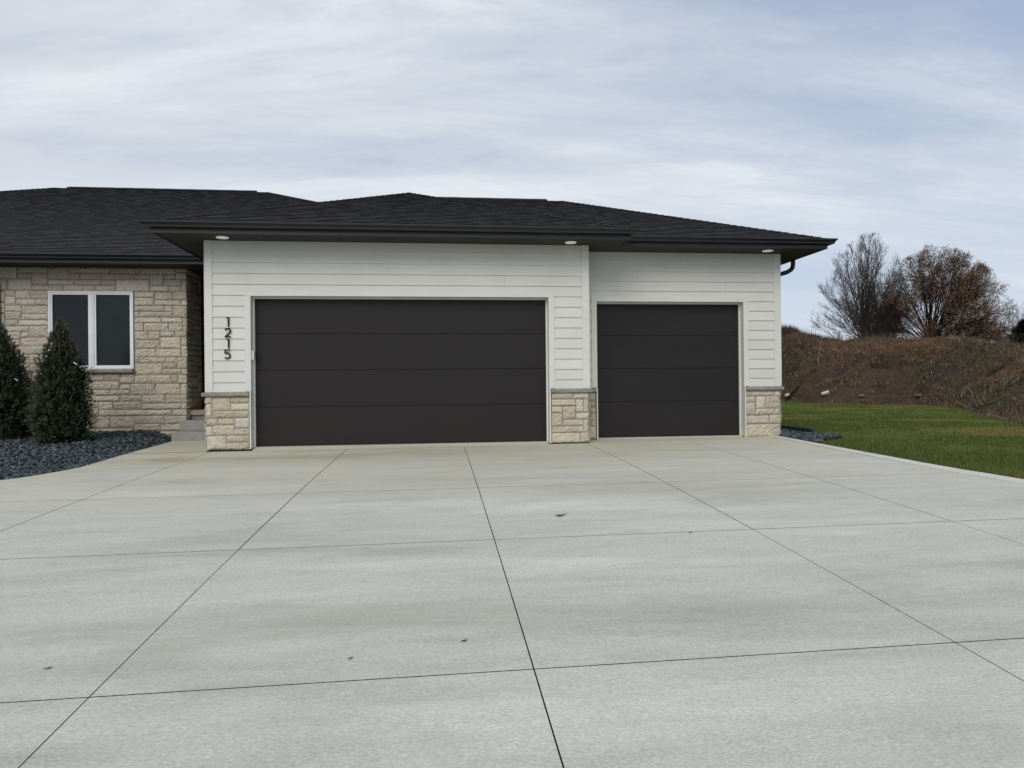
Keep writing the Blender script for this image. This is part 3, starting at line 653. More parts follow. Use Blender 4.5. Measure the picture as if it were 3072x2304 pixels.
# soffits (panel with fine grooves)
def soffit(rects,z=3.342):
    mb=MB()
    for x0,x1,y0,y1 in rects: mb.box(x0,x1,y0,y1,z,z+.012)
    return mb.build('soffit',MT['soffit'],house)
soffit([(-.59,6.89,-.59,-.0),(-.59,-.0,.0005,2.10),(-.0,6.3,.0005,.30),(6.3005,6.89,.0005,.53)])
soffit([(6.8905,10.65,-.06,.53),(10.06,10.65,.5305,8.)])
soffit([(-16.8,-.5905,2.1105,2.72),(-1.5,.02,2.7205,4.75),(-.59,.019,2.1105,2.72)])
# soffit vent slots
for x0 in (1.05,2.75,4.9):
    mb=MB()
    for k in range(3): mb.box(x0+.19*k,x0+.19*k+.12,-.345,-.318,3.3385,3.3418)
    mb.mi=0; mb.box(x0-.01,x0+.52,-.36,-.303,3.3402,3.3419); mb.build('soffit_vent',MT['rubber'],house)
# recessed lights
for x,y in ((.335,-.25),(5.976,-.235),(9.709,.235)):
    mb=MB(); mb.prism([(.097*math.cos(a),.097*math.sin(a)) for a in [2*math.pi*k/32 for k in range(32)]],[lambda u,v:(x+u,y+v,3.3415),lambda u,v:(x+u*.96,y+v*.96,3.332)])
    o=mb.build('recessed_light',MT['lens'],house)
    mb=MB(); mb.prism([(.07*math.cos(a),.07*math.sin(a)) for a in [2*math.pi*k/32 for k in range(32)]],[lambda u,v:(x+u,y+v,3.3318),lambda u,v:(x+u*.97,y+v*.97,3.3295)])
    mb.build('lens',MT['lens'],o)
# downspouts
mb=MB(); mb.tube([(10.70,1.15,3.42),(10.70,1.15,3.25),(10.685,1.15,3.195),(10.65,1.15,3.155),(10.58,1.15,3.115),(10.30,1.15,3.03),(10.19,1.15,2.99),(10.145,1.15,2.93),(10.14,1.15,2.8),(10.14,1.15,.05)],.043,12); mb.build('downspout',MT['alu'],house,smooth=True)
mb=MB(); mb.tube([(-4.80,2.02,3.40),(-4.80,2.02,3.34),(-4.79,2.12,3.26),(-4.76,2.45,3.14),(-4.73,2.59,3.07),(-4.725,2.61,2.98),(-4.725,2.61,.08)],.046,12); mb.build('downspout',MT['alu'],house,smooth=True)
# ------------------------------------------------------------------ house number, keypad
HN=(.34,-.035,1.75)
hn=empty('house_number',HN,label='black metal house number 1215 mounted vertically beside the wide garage door',category='house number')
def digit(ch,cx,zt,zb):
    H=zt-zb; w=.0145; y0,y1=-.046,-.030
    if ch=='1':
        P=[(-.036,1),(.010,1),(.010,0),(-.012,0),(-.012,.90),(-.036,.90)]; poly=[(cx+a,zb+b*H) for a,b in P]; return [poly]
    def ribbon(pts,hw=.0105):
        out=[]; L=[];Rr=[]
        for i,p in enumerate(pts):
            a=pts[max(0,i-1)]; b=pts[min(len(pts)-1,i+1)]; dx,dz=b[0]-a[0],b[1]-a[1]; l=math.hypot(dx,dz); nx,nz=-dz/l,dx/l
            L.append((p[0]+nx*hw,p[1]+nz*hw)); Rr.append((p[0]-nx*hw,p[1]-nz*hw))
        return [[L[i],L[i+1],Rr[i+1],Rr[i]] for i in range(len(pts)-1)]
    if ch=='2':
        r=.040; cz=zt-r-.008; arc=[(cx+r*math.cos(a)*1.02,cz+r*math.sin(a)) for a in [R(165-i*(205/18)) for i in range(19)]]
        tail=[(cx-.040+.0,zb+.008)]
        last=arc[-1]; pts=arc+[(last[0]+(tail[0][0]-last[0])*f,last[1]+(tail[0][1]-last[1])*f) for f in (.33,.66,1.)]
        return ribbon(pts)+[[(cx-.052,zb),(cx+.048,zb),(cx+.048,zb+.016),(cx-.052+.010,zb+.016)]]
    if ch=='5':
        r=.044; cz=zb+r+.009; arc=[(cx-.008+r*math.cos(a)*1.05,cz+r*math.sin(a)) for a in [R(118-i*(258/22)) for i in range(23)]]
        x0=arc[0][0]
        return ribbon(arc)+[[(x0-.018,cz+r*.62),(x0-.002,cz+r*.95),(x0-.002,zt),(x0-.018,zt)],[(x0-.0175,zt-.017),(cx+.036,zt-.017),(cx+.036,zt),(x0-.0175,zt)]]
for ch,cx,zt,zb in (('1',.357,2.090,1.938),('2',.344,1.917,1.766),('1',.357,1.740,1.588),('5',.338,1.570,1.414)):
    mb=MB()
    for i,poly in enumerate(digit(ch,cx,zt,zb)):
        y0=-.048-(.0004 if i%2 else 0); 
        mb.prism(poly,[lambda u,v:(u,-.034,v),lambda u,v,y0=y0:(u,y0,v)])
    mb.build('digit',MT['black'],hn,org=HN)
kp=empty('door_keypad',(.71,.03,1.47),label='small white keypad box on the left jamb of the wide garage door',category='keypad')
mb=MB(); mb.box(.7005,.722,.0,.06,1.395,1.548); mb.build('back_plate',MT['plastic'],kp,bevel=.004,org=(.71,.03,1.47))
mb=MB(); mb.box(.7225,.742,-.004,.064,1.40,1.543); mb.build('cover',MT['plastic2'],kp,bevel=.007,org=(.71,.03,1.47))
# ------------------------------------------------------------------ left gravel bed
def bed_z(x,y):
    d=xl(min(y,2.0))-x
    zt=.10+.05*(y-2.7); zt=max(zt,-.2)
    ze=hdrive(xl(y),min(y,0))-.018
    f=max(0,min(1,d/.55)); return ze+(zt-ze)*f
mb=MB()
ys=[2.72-.12*i for i in range(84)]
mb.quads([[(x,y,bed_z(x,y)-.02) for x in [xl(min(y,2.0))-.013-((k/22)**1.5)*9 for k in range(23)]] for y in ys])
mb.build('bed_soil',MT['soil'],kind='structure')
def in_poly(x,y,P):
    c=False; n=len(P)
    for i in range(n):
        x1,y1=P[i]; x2,y2=P[i-1]
        if (y1>y)!=(y2>y) and x<(x2-x1)*(y-y1)/(y2-y1)+x1: c=not c
    return c
def chips(name,pts,zf,label,seed,smin=.016,smax=.036):
    r=np.random.default_rng(seed); n=len(pts)
    base=np.array([(-1,-1,-1),(1,-1,-1),(1,1,-1),(-1,1,-1),(-1,-1,1),(1,-1,1),(1,1,1),(-1,1,1)],float)
    V=base[None]*r.uniform(.55,1.15,(n,8,1))+r.normal(0,.12,(n,8,3))
    s=r.uniform(smin,smax,(n,1,1))*np.stack([r.uniform(.8,1.5,n),r.uniform(.5,1.,n),r.uniform(.18,.42,n)],1)[:,None,:]
    V=V*s
    def rot(V,a,i,j):
        c,sn=np.cos(a)[:,None],np.sin(a)[:,None]; A=V[:,:,i].copy(); B=V[:,:,j].copy(); V[:,:,i]=A*c-B*sn; V[:,:,j]=A*sn+B*c
    rot(V,r.normal(0,.45,n),0,2); rot(V,r.normal(0,.45,n),1,2); rot(V,r.uniform(0,6.28,n),0,1)
    P=np.array([(x,y,zf(x,y)) for x,y in pts]); P[:,2]+=r.uniform(-.010,.018,n)
    V+=P[:,None,:]
    Fq=np.array([(0,3,2,1),(4,5,6,7),(0,1,5,4),(1,2,6,5),(2,3,7,6),(3,0,4,7)])
    F=(Fq[None]+8*np.arange(n)[:,None,None]).reshape(-1,4)
    c=np.array([(.055,.070,.076)])*r.uniform(.35,1.7,(n,1))**1.3; c[:,0]*=r.uniform(.8,1.1,n); c[:,2]*=r.uniform(.9,1.15,n)
    lt=r.random(n)<.02; c[lt]=c[lt]*2.2
    T=np.repeat(c,8,0)
    o=soup(name,V.reshape(-1,3),F,MT['slate'],T); o['kind']='stuff'; o['label']=label; return o
pts=[]
while len(pts)<15000:
    y=random.uniform(-3.6,2.66); x=xl(min(y,2))-.015-random.random()**1.25*5.6
    if (x+2.74)**2+(y-1.1)**2<.09: continue
    pts.append((x,y))
chips('slate_gravel',pts,bed_z,'blue grey slate chips filling the bed round the conical spruces',3)
# right gravel pocket
PR=[(10.08,8),(10.84,8),(10.86,.95),(11.12,.42),(10.96,.0),(10.35,-.36),(9.93,-.97),(9.92,.25),(10.05,.45)]
mb=MB(); mb.face([(x,y,-.052) for x,y in PR]); mb.build('bed_soil',MT['soil'],kind='structure')
pts=[]
while len(pts)<3600:
    x=random.uniform(9.9,11.2); y=-1+random.random()**1.3*7
    if in_poly(x,y,PR): pts.append((x,y))
chips('slate_gravel',pts,lambda x,y:-.045,'blue grey slate chips in the pocket between the house corner and the lawn',5)
mb=MB(); mb.prism([(10.85,-.12),(10.885,-.12),(10.888,.045),(10.868,.062),(10.85,.045)],[lambda u,v:(u,8.,v),lambda u,v:(u,.80,v)])
mb.build('garden_edging',MT['edging'],bevel=.004,org=(10.87,4,0),label='black plastic edging strip between slate chips and lawn beside the house',category='edging')
# ------------------------------------------------------------------ grass blades
def blades(name,P,h,w,tint,mat,lean=.5,kind='stuff',label=None,seed=1,bend=False):
    r=np.random.default_rng(seed); n=len(P)
    a=r.uniform(0,2*np.pi,n); d=np.stack([np.cos(a),np.sin(a),np.zeros(n)],1)
    b=r.uniform(0,2*np.pi,n); ln=np.abs(r.normal(0,lean,n)); L=np.stack([np.cos(b)*ln,np.sin(b)*ln,np.ones(n)],1); L/=np.linalg.norm(L,axis=1)[:,None]
    h=np.asarray(h)[:,None]; w=np.asarray(w)[:,None]
    V=np.stack([P-d*w/2,P+d*w/2,P+L*h],1).reshape(-1,3)
    F=np.arange(3*n).reshape(-1,3); T=np.repeat(tint,3,0)
    o=soup(name,V,F,MT[mat],T); 
    if kind: o['kind']=kind
    if label: o['label']=label
    return o
P=[];Tn=[];Hh=[]
tries=0
while len(P)<265000:
    az=random.uniform(.44,.83) if random.random()<.86 else random.uniform(.83,1.05); rf=interp(az,FOOT)
    u=random.random(); r=8.2+(rf+.4-8.2)*u**1.05
    x=CX+math.sin(az)*r; y=CY+math.cos(az)*r
    if y<.5 and x<xr(y)+interp(y,CW)+.01-.03*random.random(): continue
    if x<11.2 and y>-1.05 and in_poly(x+random.uniform(-.05,.05),y,PR): continue
    if x<10.9 and y>.5: continue
    P.append((x,y,lawn_z(x,y)-.004))
    n=N((x,y,0),.45)+.5*N((x,y,4),1.6); n2=N((x*.5,y*1.4,7),.6)
    q=random.random()
    if n2>.28: c=(.175,.165,.048)
    elif n>.18: c=(.105,.155,.032)
    else: c=(.075,.116,.024)
    near=(x-xr(min(y,.5))-interp(min(y,.5),CW))
    if (near<.30 and random.random()<.85*(1-near/.32)) or (rf-r<1.2 and n2>-.1 and random.random()<.4): c=(.10,.075,.042)
    if q<.10: c=(.24,.22,.09)
    k=random.uniform(.6,1.45); Tn.append((c[0]*k*random.uniform(.9,1.15),c[1]*k,c[2]*k)); Hh.append(random.uniform(.03,.07)*(1.15 if r>20 else 1))
P=np.array(P); Hh=np.array(Hh)
dist=np.hypot(P[:,0]-CX,P[:,1]-CY)
blades('grass',P,Hh,.006+.0007*np.maximum(0,dist-8),np.array(Tn),'blade',.45,label='mown lawn grass, green with yellowing patches')
# ------------------------------------------------------------------ earth bank
mb=MB(); azs=[-.2+.03*i for i in range(20)]+[.40+.0025*i for i in range(170)]+[.83+.03*i for i in range(22)]
ss=[-.12,-.03]+[.0125*i for i in range(96)]+[1.25,1.35]+[1.5,1.8,2.2,2.8,3.5,5,8]
rows=[]
for s in ss:
    rows.append([hill_z(az,interp(az,FOOT)+9*s)[:3] for az in azs])
mb.quads(rows); mb.build('earth_bank_hill',MT['hill'],kind='structure',smooth=True)
P=[];Tn=[];Hh=[];Ww=[]
while len(P)<150000:
    az=random.uniform(.44,.86); s=random.random()*1.22-.02; rf=interp(az,FOOT); r=rf+9*s
    if random.random()>r/55: continue
    x,y,z,_=hill_z(az,r)
    cl=N((x,y,1),.5)+.6*N((x,y,8),1.7)
    if random.random()>.45+1.1*cl+.25*(s>.8): continue
    P.append((x,y,z-.02)); c1=N((x,y,20),.28)+.35*N((x,y,2),1.1)+.12*random.uniform(-1,1)
    if c1>.26: c=(.18,.105,.060)
    elif c1>.08: c=(.145,.102,.068)
    elif c1>-.10: c=(.110,.080,.058)
    elif c1>-.26: c=(.125,.112,.048)
    else: c=(.045,.045,.024)
    if random.random()<.10: c=(.30,.24,.175)
    if az<.53 and s>.6 and random.random()<.6: c=(.13,.085,.066)
    k=random.uniform(.5,1.5); Tn.append((c[0]*k,c[1]*k,c[2]*k))
    Hh.append(random.uniform(.05,.19)*(1+.8*max(0,cl))*(1.7 if s>.9 else 1.3 if az<.53 and s>.6 else 1)); Ww.append(random.uniform(.012,.05))
blades('dead_weeds',np.array(P),Hh,Ww,np.array(Tn),'weed',2.2,label='brown dried weeds and brush covering the earth bank',seed=4)
# tall stalks along the crest
P=[];Tn=[];Hh=[]
for i in range(1500):
    az=random.uniform(.46,.66) if random.random()<.8 else random.uniform(.6,.8); 
    x,y,z,_=hill_z(az,interp(az,FOOT)+9*random.uniform(.85,1.1)); P.append((x,y,z)); k=random.uniform(.6,1.3); Tn.append((.12*k,.085*k,.055*k)); Hh.append(random.uniform(.25,.75))
blades('dead_weeds',np.array(P),Hh,np.full(len(P),.014),np.array(Tn),'weed',.25,label='thin dry stalks standing along the crest of the earth bank',seed=6)
# ------------------------------------------------------------------ trees
class Tree:
    def __init__(s,seed): s.r=random.Random(seed); s.V=[];s.F=[];s.T=[];s.tips=[]
    def tube(s,pts,r0,r1,seg):
        n=len(pts); base=len(s.V); up=Vector((.2,.1,1))
        for i,p in enumerate(pts):
            d=(pts[min(i+1,n-1)]-pts[max(i-1,0)]); a=d.cross(Vector((.31,.17,.1)) if abs(d.normalized().z)>.9 else up); a.normalize(); b=d.cross(a).normalized(); rr=r0+(r1-r0)*i/(n-1)
            for k in range(seg):
                t=2*math.pi*k/seg; q=p+(a*math.cos(t)+b*math.sin(t))*rr; s.V.append(q[:]); s.T.append(s.col)
        for i in range(n-1):
            for k in range(seg):
                s.F.append((base+i*seg+k,base+i*seg+(k+1)%seg,base+(i+1)*seg+(k+1)%seg,base+(i+1)*seg+k))
    col=(.070,.057,.050)
    env=None
    def inside(s,p,tol):
        if s.env is None: return True
        z=p[2]
        if z>s.env[-1][0]+.25*tol: return False
        a=interp(z,[(e[0],e[1]) for e in s.env]); b=interp(z,[(e[0],e[2]) for e in s.env]); hw=(b-a)/2
        return ((p[0]-(a+b)/2)/hw)**2+((p[1]-s.yc)/(hw*.85))**2<tol
    def limb(s,p,d,L,r0,level,spec):
        """curved limb that spawns children; it stops at the crown's outline"""
        r=s.r; n=max(3,int(spec['n'][level])); pts=[p.copy()]; dd=d.normalized(); step=L/n; tol=r.uniform(.78,1.0) if level<2 else r.uniform(.95,1.25)
        for i in range(n):
            dd=(dd+Vector((r.gauss(0,1),r.gauss(0,1),r.gauss(0,1)))*spec['wob'][level]+Vector((0,0,spec['up'][level]))).normalized()
            q=pts[-1]+dd*step
            if not s.inside(q,tol) and len(pts)>=2 and q.z>s.z0: break
            pts.append(q)
        n=len(pts)-1
        if n<1: return
        if n<2: pts.insert(1,pts[0].lerp(pts[1],.5)); n=2
        L=step*n; r1=max(.0055,r0*.22); s.tube(pts,r0,r1,6 if level==0 else 4 if level==1 else 3)
        if level>=len(spec['kids']):
            s.tips.append((pts[-1],dd)); s.tips.append((pts[len(pts)//2],dd)); return
        for k in range(spec['kids'][level]):
            t=spec['t0'][level]+(1-spec['t0'][level])*(k+r.random())/spec['kids'][level]
            i=min(n-1,int(t*n)); f=t*n-i; q=pts[i].lerp(pts[i+1],min(1,f)); pd=(pts[i+1]-pts[i]).normalized()
            side=Vector((r.gauss(0,1),r.gauss(0,1),r.gauss(0,1))); side=(side-pd*side.dot(pd)).normalized()
            ang=r.uniform(*spec['ang'][level]); nd=pd*math.cos(ang)+side*math.sin(ang)
            ll=(spec['abs'][level] if 'abs' in spec else L*spec['len'][level])*(1.15-.45*t)*r.uniform(.7,1.2)
            if not s.inside(q+nd*.2,1.1 if level<1 else 1.4): continue
            s.limb(q,nd,ll,max(.007,(r0+(r1-r0)*t)*.55),level+1,spec)
def obj_tree(name,T,root,org):
    V=np.array(T.V); return soup(name,V,np.array(T.F),MT['bark'],np.array(T.T),parent=root,org=org)
def bare_tree(base,H,stems,spec,seed,label,trunk=None,leaves=None,name='bare_tree',col=None,env=None):
    root=empty(name,base,label=label,category='tree')
    T=Tree(seed); T.env=env; T.yc=base[1]; T.z0=base[2]+1.3
    if col: T.col=col
    if trunk:
        T2=Tree(seed+1); 
        if col: T2.col=col
        for off,h,rr in trunk:
            p=Vector(base)+Vector(off); pts=[p+Vector((.04*math.sin(i*1.7+seed)*i/5*h*.3,.03*i/5,h*i/8)) for i in range(9)]; T2.tube(pts,rr,rr*.35,10)
        obj_tree('trunk',T2,root,base)
    for (off,d,L,r0) in stems:
        T.limb(Vector(base)+Vector(off),Vector(d),L,r0,0,spec)
    obj_tree('branches',T,root,base)
    if leaves:
        dens,size,cols,bias=leaves; rr=np.random.default_rng(seed); V=[];F=[];C=[]
        tips=[t for t in T.tips if rr.random()<dens*bias(t[0],base)]
        for p,dd in tips:
            for q in range(rr.integers(1,4)):
                c=np.array(p)+rr.normal(0,.09,3); a=rr.normal(0,1,3); a/=np.linalg.norm(a); b=np.cross(a,rr.normal(0,1,3)); b/=np.linalg.norm(b)
                sz=size*rr.uniform(.6,1.3); i=len(V); V+=[c-a*sz,c-b*sz*.6,c+a*sz,c+b*sz*.6]; F.append((i,i+1,i+2,i+3)); cc=np.array(cols[rr.integers(len(cols))])*rr.uniform(.6,1.4); C+=[cc]*4
        soup('leaves',V,F,MT['leaf'],C,parent=root,org=base)
    return root
rt=random.Random(5)
# narrow leafless tree
B1=(39.95,42.,3.05); stems=[]
E1=[(3.5,38.4,41.2),(4.3,36.8,42.0),(5.2,35.6,42.5),(6.5,35.2,42.7),(8,35.4,42.8),(10,36.1,42.7),(11.5,36.9,42.4),(12.6,38.2,41.9),(13.3,39.3,41.1)]
for i in range(62):
    a=rt.uniform(0,2*math.pi); f=(i*.618034)%1.
    el=R(87-72*f**.85+rt.uniform(-5,5))
    stems.append(((rt.uniform(-.4,.4),rt.uniform(-.3,.3),.3+rt.uniform(0,2.6)*(1-f*.6)),(math.cos(a)*math.cos(el),math.sin(a)*math.cos(el),math.sin(el)),11.,.055 if f<.3 else .036))
specA=dict(n=[22,7,4,3],wob=[.03,.06,.08,.1],up=[.012,.05,.06,.05],kids=[12,6,3],t0=[.16,.12,.15],ang=[(.25,.6),(.3,.6),(.3,.7)],abs=[2.0,.85,.42])
bare_tree(B1,10,stems,specA,21,'tall leafless vase shaped tree on the crest of the bank, left of the russet tree',trunk=[((-.35,0,0),6.0,.20),((.30,.1,0),5.6,.15)],leaves=(.012,.05,[(.03,.02,.013)],lambda p,b:1.),env=E1)
# wide tree that keeps russet leaves
B2=(44.25,40.,3.1); stems=[]
E2=[(3.9,43.0,46.4),(4.3,41.4,48.6),(4.9,40.4,50.0),(5.8,39.9,50.5),(7,39.8,50.5),(8.3,40.2,50.0),(9.6,40.9,49.0),(10.6,41.8,48.0),(11.4,42.8,47.0),(12.0,44.0,45.8)]
for i in range(135):
    a=rt.uniform(-1.57,1.57) if rt.random()<.60 else rt.uniform(1.57,4.71); f=((i*.618034)%1.)
    el=R(86-82*f**.8+rt.uniform(-4,4))
    stems.append(((rt.uniform(-.2,.2),rt.uniform(-.2,.2),.8+rt.uniform(0,1.2)*(1-f)),(math.cos(a)*math.cos(el),math.sin(a)*math.cos(el),math.sin(el)),10.5,.05 if f<.25 else .034))
specB=dict(n=[20,7,4,3],wob=[.045,.08,.1,.12],up=[.006,.03,.03,.02],kids=[9,5,3],t0=[.40,.12,.15],ang=[(.3,.8),(.35,.8),(.35,.9)],abs=[1.7,.8,.4])
cols=[(.24,.145,.085),(.18,.12,.078),(.28,.17,.095),(.16,.125,.075),(.25,.125,.085)]
bare_tree(B2,9,stems,specB,33,'wide domed tree with russet leaves still on, right of the leafless tree on the bank',trunk=[((0,0,0),3.0,.34)],leaves=(.85,.048,cols,lambda p,b: (1. if p[0]>b[0]+1 else .8)*.40+.55*(1-min(1,max(0,(p[2]-b[2])/10.5))**2.)*min(1.2,.4+((p[0]-b[0])**2+(p[2]-b[2]-3)**2)**.5/5)),name='russet_tree',col=(.034,.026,.021),env=E2)
# distant shrubs and evergreen on the far right
specC=dict(n=[6,4,3],wob=[.08,.1,.1],up=[.05,.05,.04],kids=[8,5],t0=[.15,.15],ang=[(.3,.8),(.4,.9)],len=[.42,.5])
def bush(base,H,W,n,seed,label,col,leaf=None):
    rr=random.Random(seed); st=[]
    for i in range(n):
        a=rr.uniform(0,6.28); k=rr.random()**.6; d=(math.cos(a)*k*W/H*.8,math.sin(a)*k*W/H*.8,1); st.append(((rr.uniform(-.3,.3)*W,rr.uniform(-.3,.3),0),d,H*rr.uniform(.7,1.),.04))
    bare_tree(base,H,st,specC,seed,label,name='bare_shrub',col=col,leaves=leaf)
bush((66.6,60,4.2),2.0,1.6,22,41,'low tan leafless shrub on the skyline right of the russet tree',(.14,.10,.075),(.5,.07,[(.14,.095,.06)],lambda p,b:1.))
bush((68.7,60,4.2),2.9,1.5,22,42,'pale leafless shrub close beside the distant evergreen',(.15,.12,.10),(.3,.07,[(.15,.11,.08)],lambda p,b:1.))
bush((73.2,62,4.2),5.2,2.4,26,43,'thin leafless tree top rising behind the distant evergreen',(.12,.10,.09))
def evergreen(base,H,W,n,seed,label,name,cat='tree'):
    root=empty(name,base,label=label,category=cat); r=np.random.default_rng(seed)
    m_=MB(); m_.tube([base,(base[0],base[1],base[2]+H*.9)],[.16,.03],8); m_.build('trunk',MT['bark'],root,org=base)
    V=[];F=[];C=[]
    for i in range(n):
        t=r.random()**.75; z=H*(.03+.97*t); rad=W*(1-t)**.75*(1+.18*math.sin(t*28))*r.uniform(.55,1.06); a=r.uniform(0,6.283)
        c=np.array([base[0]+math.cos(a)*rad,base[1]+math.sin(a)*rad,base[2]+z]); out=np.array([math.cos(a),math.sin(a),r.uniform(-.35,.35)])
        sd=np.cross(out,[0,0,1.]); sd/=np.linalg.norm(sd); L=r.uniform(.18,.42); w=r.uniform(.04,.10); up=np.array([0,0,r.normal(0,.05)])
        k=len(V); V+=[c-out*L*.6-sd*w,c-out*L*.6+sd*w+up,c+out*L+up]; F.append((k,k+1,k+2)); q=r.uniform(.5,1.5); C+=[(.022*q,.036*q,.020*q)]*3
    soup('crown',V,F,MT['needle'],C,parent=root,org=base)
evergreen((72.0,60,4.0),4.0,2.7,9000,51,'dark bushy evergreen on the skyline at the far right edge','evergreen_tree')
# scrub on the bank
def scrub(az,s,H,W,seed,label,col,n=1300):
    x,y,z,_=hill_z(az,interp(az,FOOT)+9*s); base=(x,y,z-.05); r=np.random.default_rng(seed)
    P=np.zeros((n,3)); a=r.uniform(0,6.28,n); q=np.sqrt(r.random(n)); P[:,0]=x+np.cos(a)*q*W; P[:,1]=y+np.sin(a)*q*W*.7
    P[:,2]=[hill_at(px,py) for px,py in P[:,:2]]
    h=H*(1-.6*q**2)*r.uniform(.5,1.1,n); ln=np.abs(r.normal(0,.45,n)); b=a+r.normal(0,.6,n)
    L=np.stack([np.cos(b)*ln,np.sin(b)*ln,np.ones(n)],1); L/=np.linalg.norm(L,axis=1)[:,None]; d=np.stack([np.cos(a+1.57),np.sin(a+1.57),np.zeros(n)],1)*.016
    V=np.stack([P-d,P+d,P+L*h[:,None]],1).reshape(-1,3)-np.array(base); T=np.repeat(np.array([col])*r.uniform(.5,1.5,(n,1)),3,0)
    o=soup('weed_clump',V+np.array(base),np.arange(3*n).reshape(-1,3),MT['weed'],T,org=base); tag(o,label=label,category='shrub')
scrub(.498,1.0,.75,1.6,61,'rounded thicket of brown brush on top of the bank nearest the house',(.075,.048,.038),3200)
scrub(.525,.30,.50,.42,62,'tan weed clump low on the bank left of the white pail',(.13,.095,.055),450)
scrub(.503,.06,.22,.45,63,'dark green weeds at the foot of the bank close to the house corner',(.018,.024,.011),1500)
scrub(.735,.70,.22,.38,64,'dark low weed clump high on the right end of the bank',(.055,.050,.032),500)
scrub(.63,.55,.22,1.3,65,'greyish dry weed mat in the middle of the bank',(.07,.055,.042),1200)
# pail and rocks, sticks
az=.5466; rr_=interp(az,FOOT)+9*.12; x,y,z,_=hill_z(az,rr_)
bk=empty('tipped_pail',(x,y,z+.20),label='white plastic pail lying tipped over among the weeds at the foot of the bank',category='pail')
mb=MB(); ax=Vector((.92,-.25,.22)).normalized(); u=ax.cross(Vector((0,0,1))).normalized(); v=ax.cross(u); c0=Vector((x,y,z+.11))
def ring(o,rad,n=20): return [c0+ax*o+(u*math.cos(2*math.pi*k/n)+v*math.sin(2*math.pi*k/n))*rad for k in range(n+1)]
mb.quads([ring(-.18,.001),ring(-.18,.075),ring(.13,.10),ring(.13,.11),ring(.16,.11),ring(.16,.098),ring(-.17,.07),ring(-.2,.001)])
mb.build('bucket_body',MT['worn'],bk,org=(x,y,z+.20)); 
mb=MB(); mb.tube([c0+ax*.14+u*.11*math.cos(t)+(v*.08+ax*.16)*math.sin(t) for t in [math.pi*k/12 for k in range(13)]],.008,5); mb.build('handle',MT['alu'],bk,org=(x,y,z+.20))
def rock(p,s,col,label,seed):
    import bmesh
    me=bpy.data.meshes.new('rock'); bm=bmesh.new(); bmesh.ops.create_icosphere(bm,subdivisions=3,radius=1)
    for v_ in bm.verts:
        k=1+.35*N((v_.co.x+seed,v_.co.y,v_.co.z),1.3)+.12*N((v_.co.x,v_.co.y+seed,v_.co.z),4); v_.co=Vector((v_.co.x*s[0],v_.co.y*s[1],v_.co.z*s[2]))*k
    bm.to_mesh(me); bm.free(); mm=Mat('rock_%d'%seed,.9); mm.color(mm.ramp(mm.noise(9,4),[(.3,tuple(c*.7 for c in col)),(.7,col)])); mm.bump(mm.noise(20,4),.5,.03)
    me.materials.append(mm.m); o=bpy.data.objects.new('rock',me); o.location=p; link(o); tag(o,label=label,category='rock')
x,y,z,_=hill_z(.5005,interp(.5005,FOOT)+.6); rock((x,y,z+.08),(.20,.16,.11),(.5,.49,.48),'whitish broken rock at the lawn edge near the house corner',1)
x,y,z,_=hill_z(.59,interp(.59,FOOT)+.9); rock((x,y,z+.08),(.17,.15,.08),(.17,.12,.08),'tan clod of earth at the foot of the bank behind the lawn',2)
x,y,z,_=hill_z(.655,interp(.655,FOOT)+.9); rock((x,y,z+.06),(.18,.15,.08),(.15,.09,.055),'reddish brown clod where the bank meets the grass strip',3)
def stick(pts,rad,label,col=(.28,.23,.17)):
    W=[]
    for az,s,dz_ in pts:
        x,y,z,_=hill_z(az,interp(az,FOOT)+9*s); W.append((x,y,z+dz_))
    mb=MB(); mb.cur=col; c=W[len(W)//2]; mb.tube(W,[rad*(1-.5*i/len(W)) for i in range(len(W))],6); mb.build('dead_branch',MT['bark'],org=c,label=label,category='branch')
stick([(.725,.22,.05),(.732,.25,.10),(.740,.29,.13),(.748,.33,.15)],.016,'long pale dead branch slanting up the right end of the bank')
stick([(.696,.10,.08),(.702,.05,.12),(.709,.03,.06),(.716,.05,.05)],.013,'curved pale stick at the foot of the bank beside the grass tip')
stick([(.700+.012*(1-math.cos(t))*.5,.18+.05*math.sin(t),.05+.42*math.sin(t)) for t in [math.pi*k/10 for k in range(11)]],.010,'arched dry bramble loop near the foot of the right part of the bank')
stick([(.73,.02,.08),(.737,.02,.09),(.745,.01,.08)],.012,'straight pale twig lying where the dark soil meets the lawn')
stick([(.538,.45,.1),(.541,.5,.8),(.5435,.55,1.3)],.010,'single upright dry stalk above the white pail')
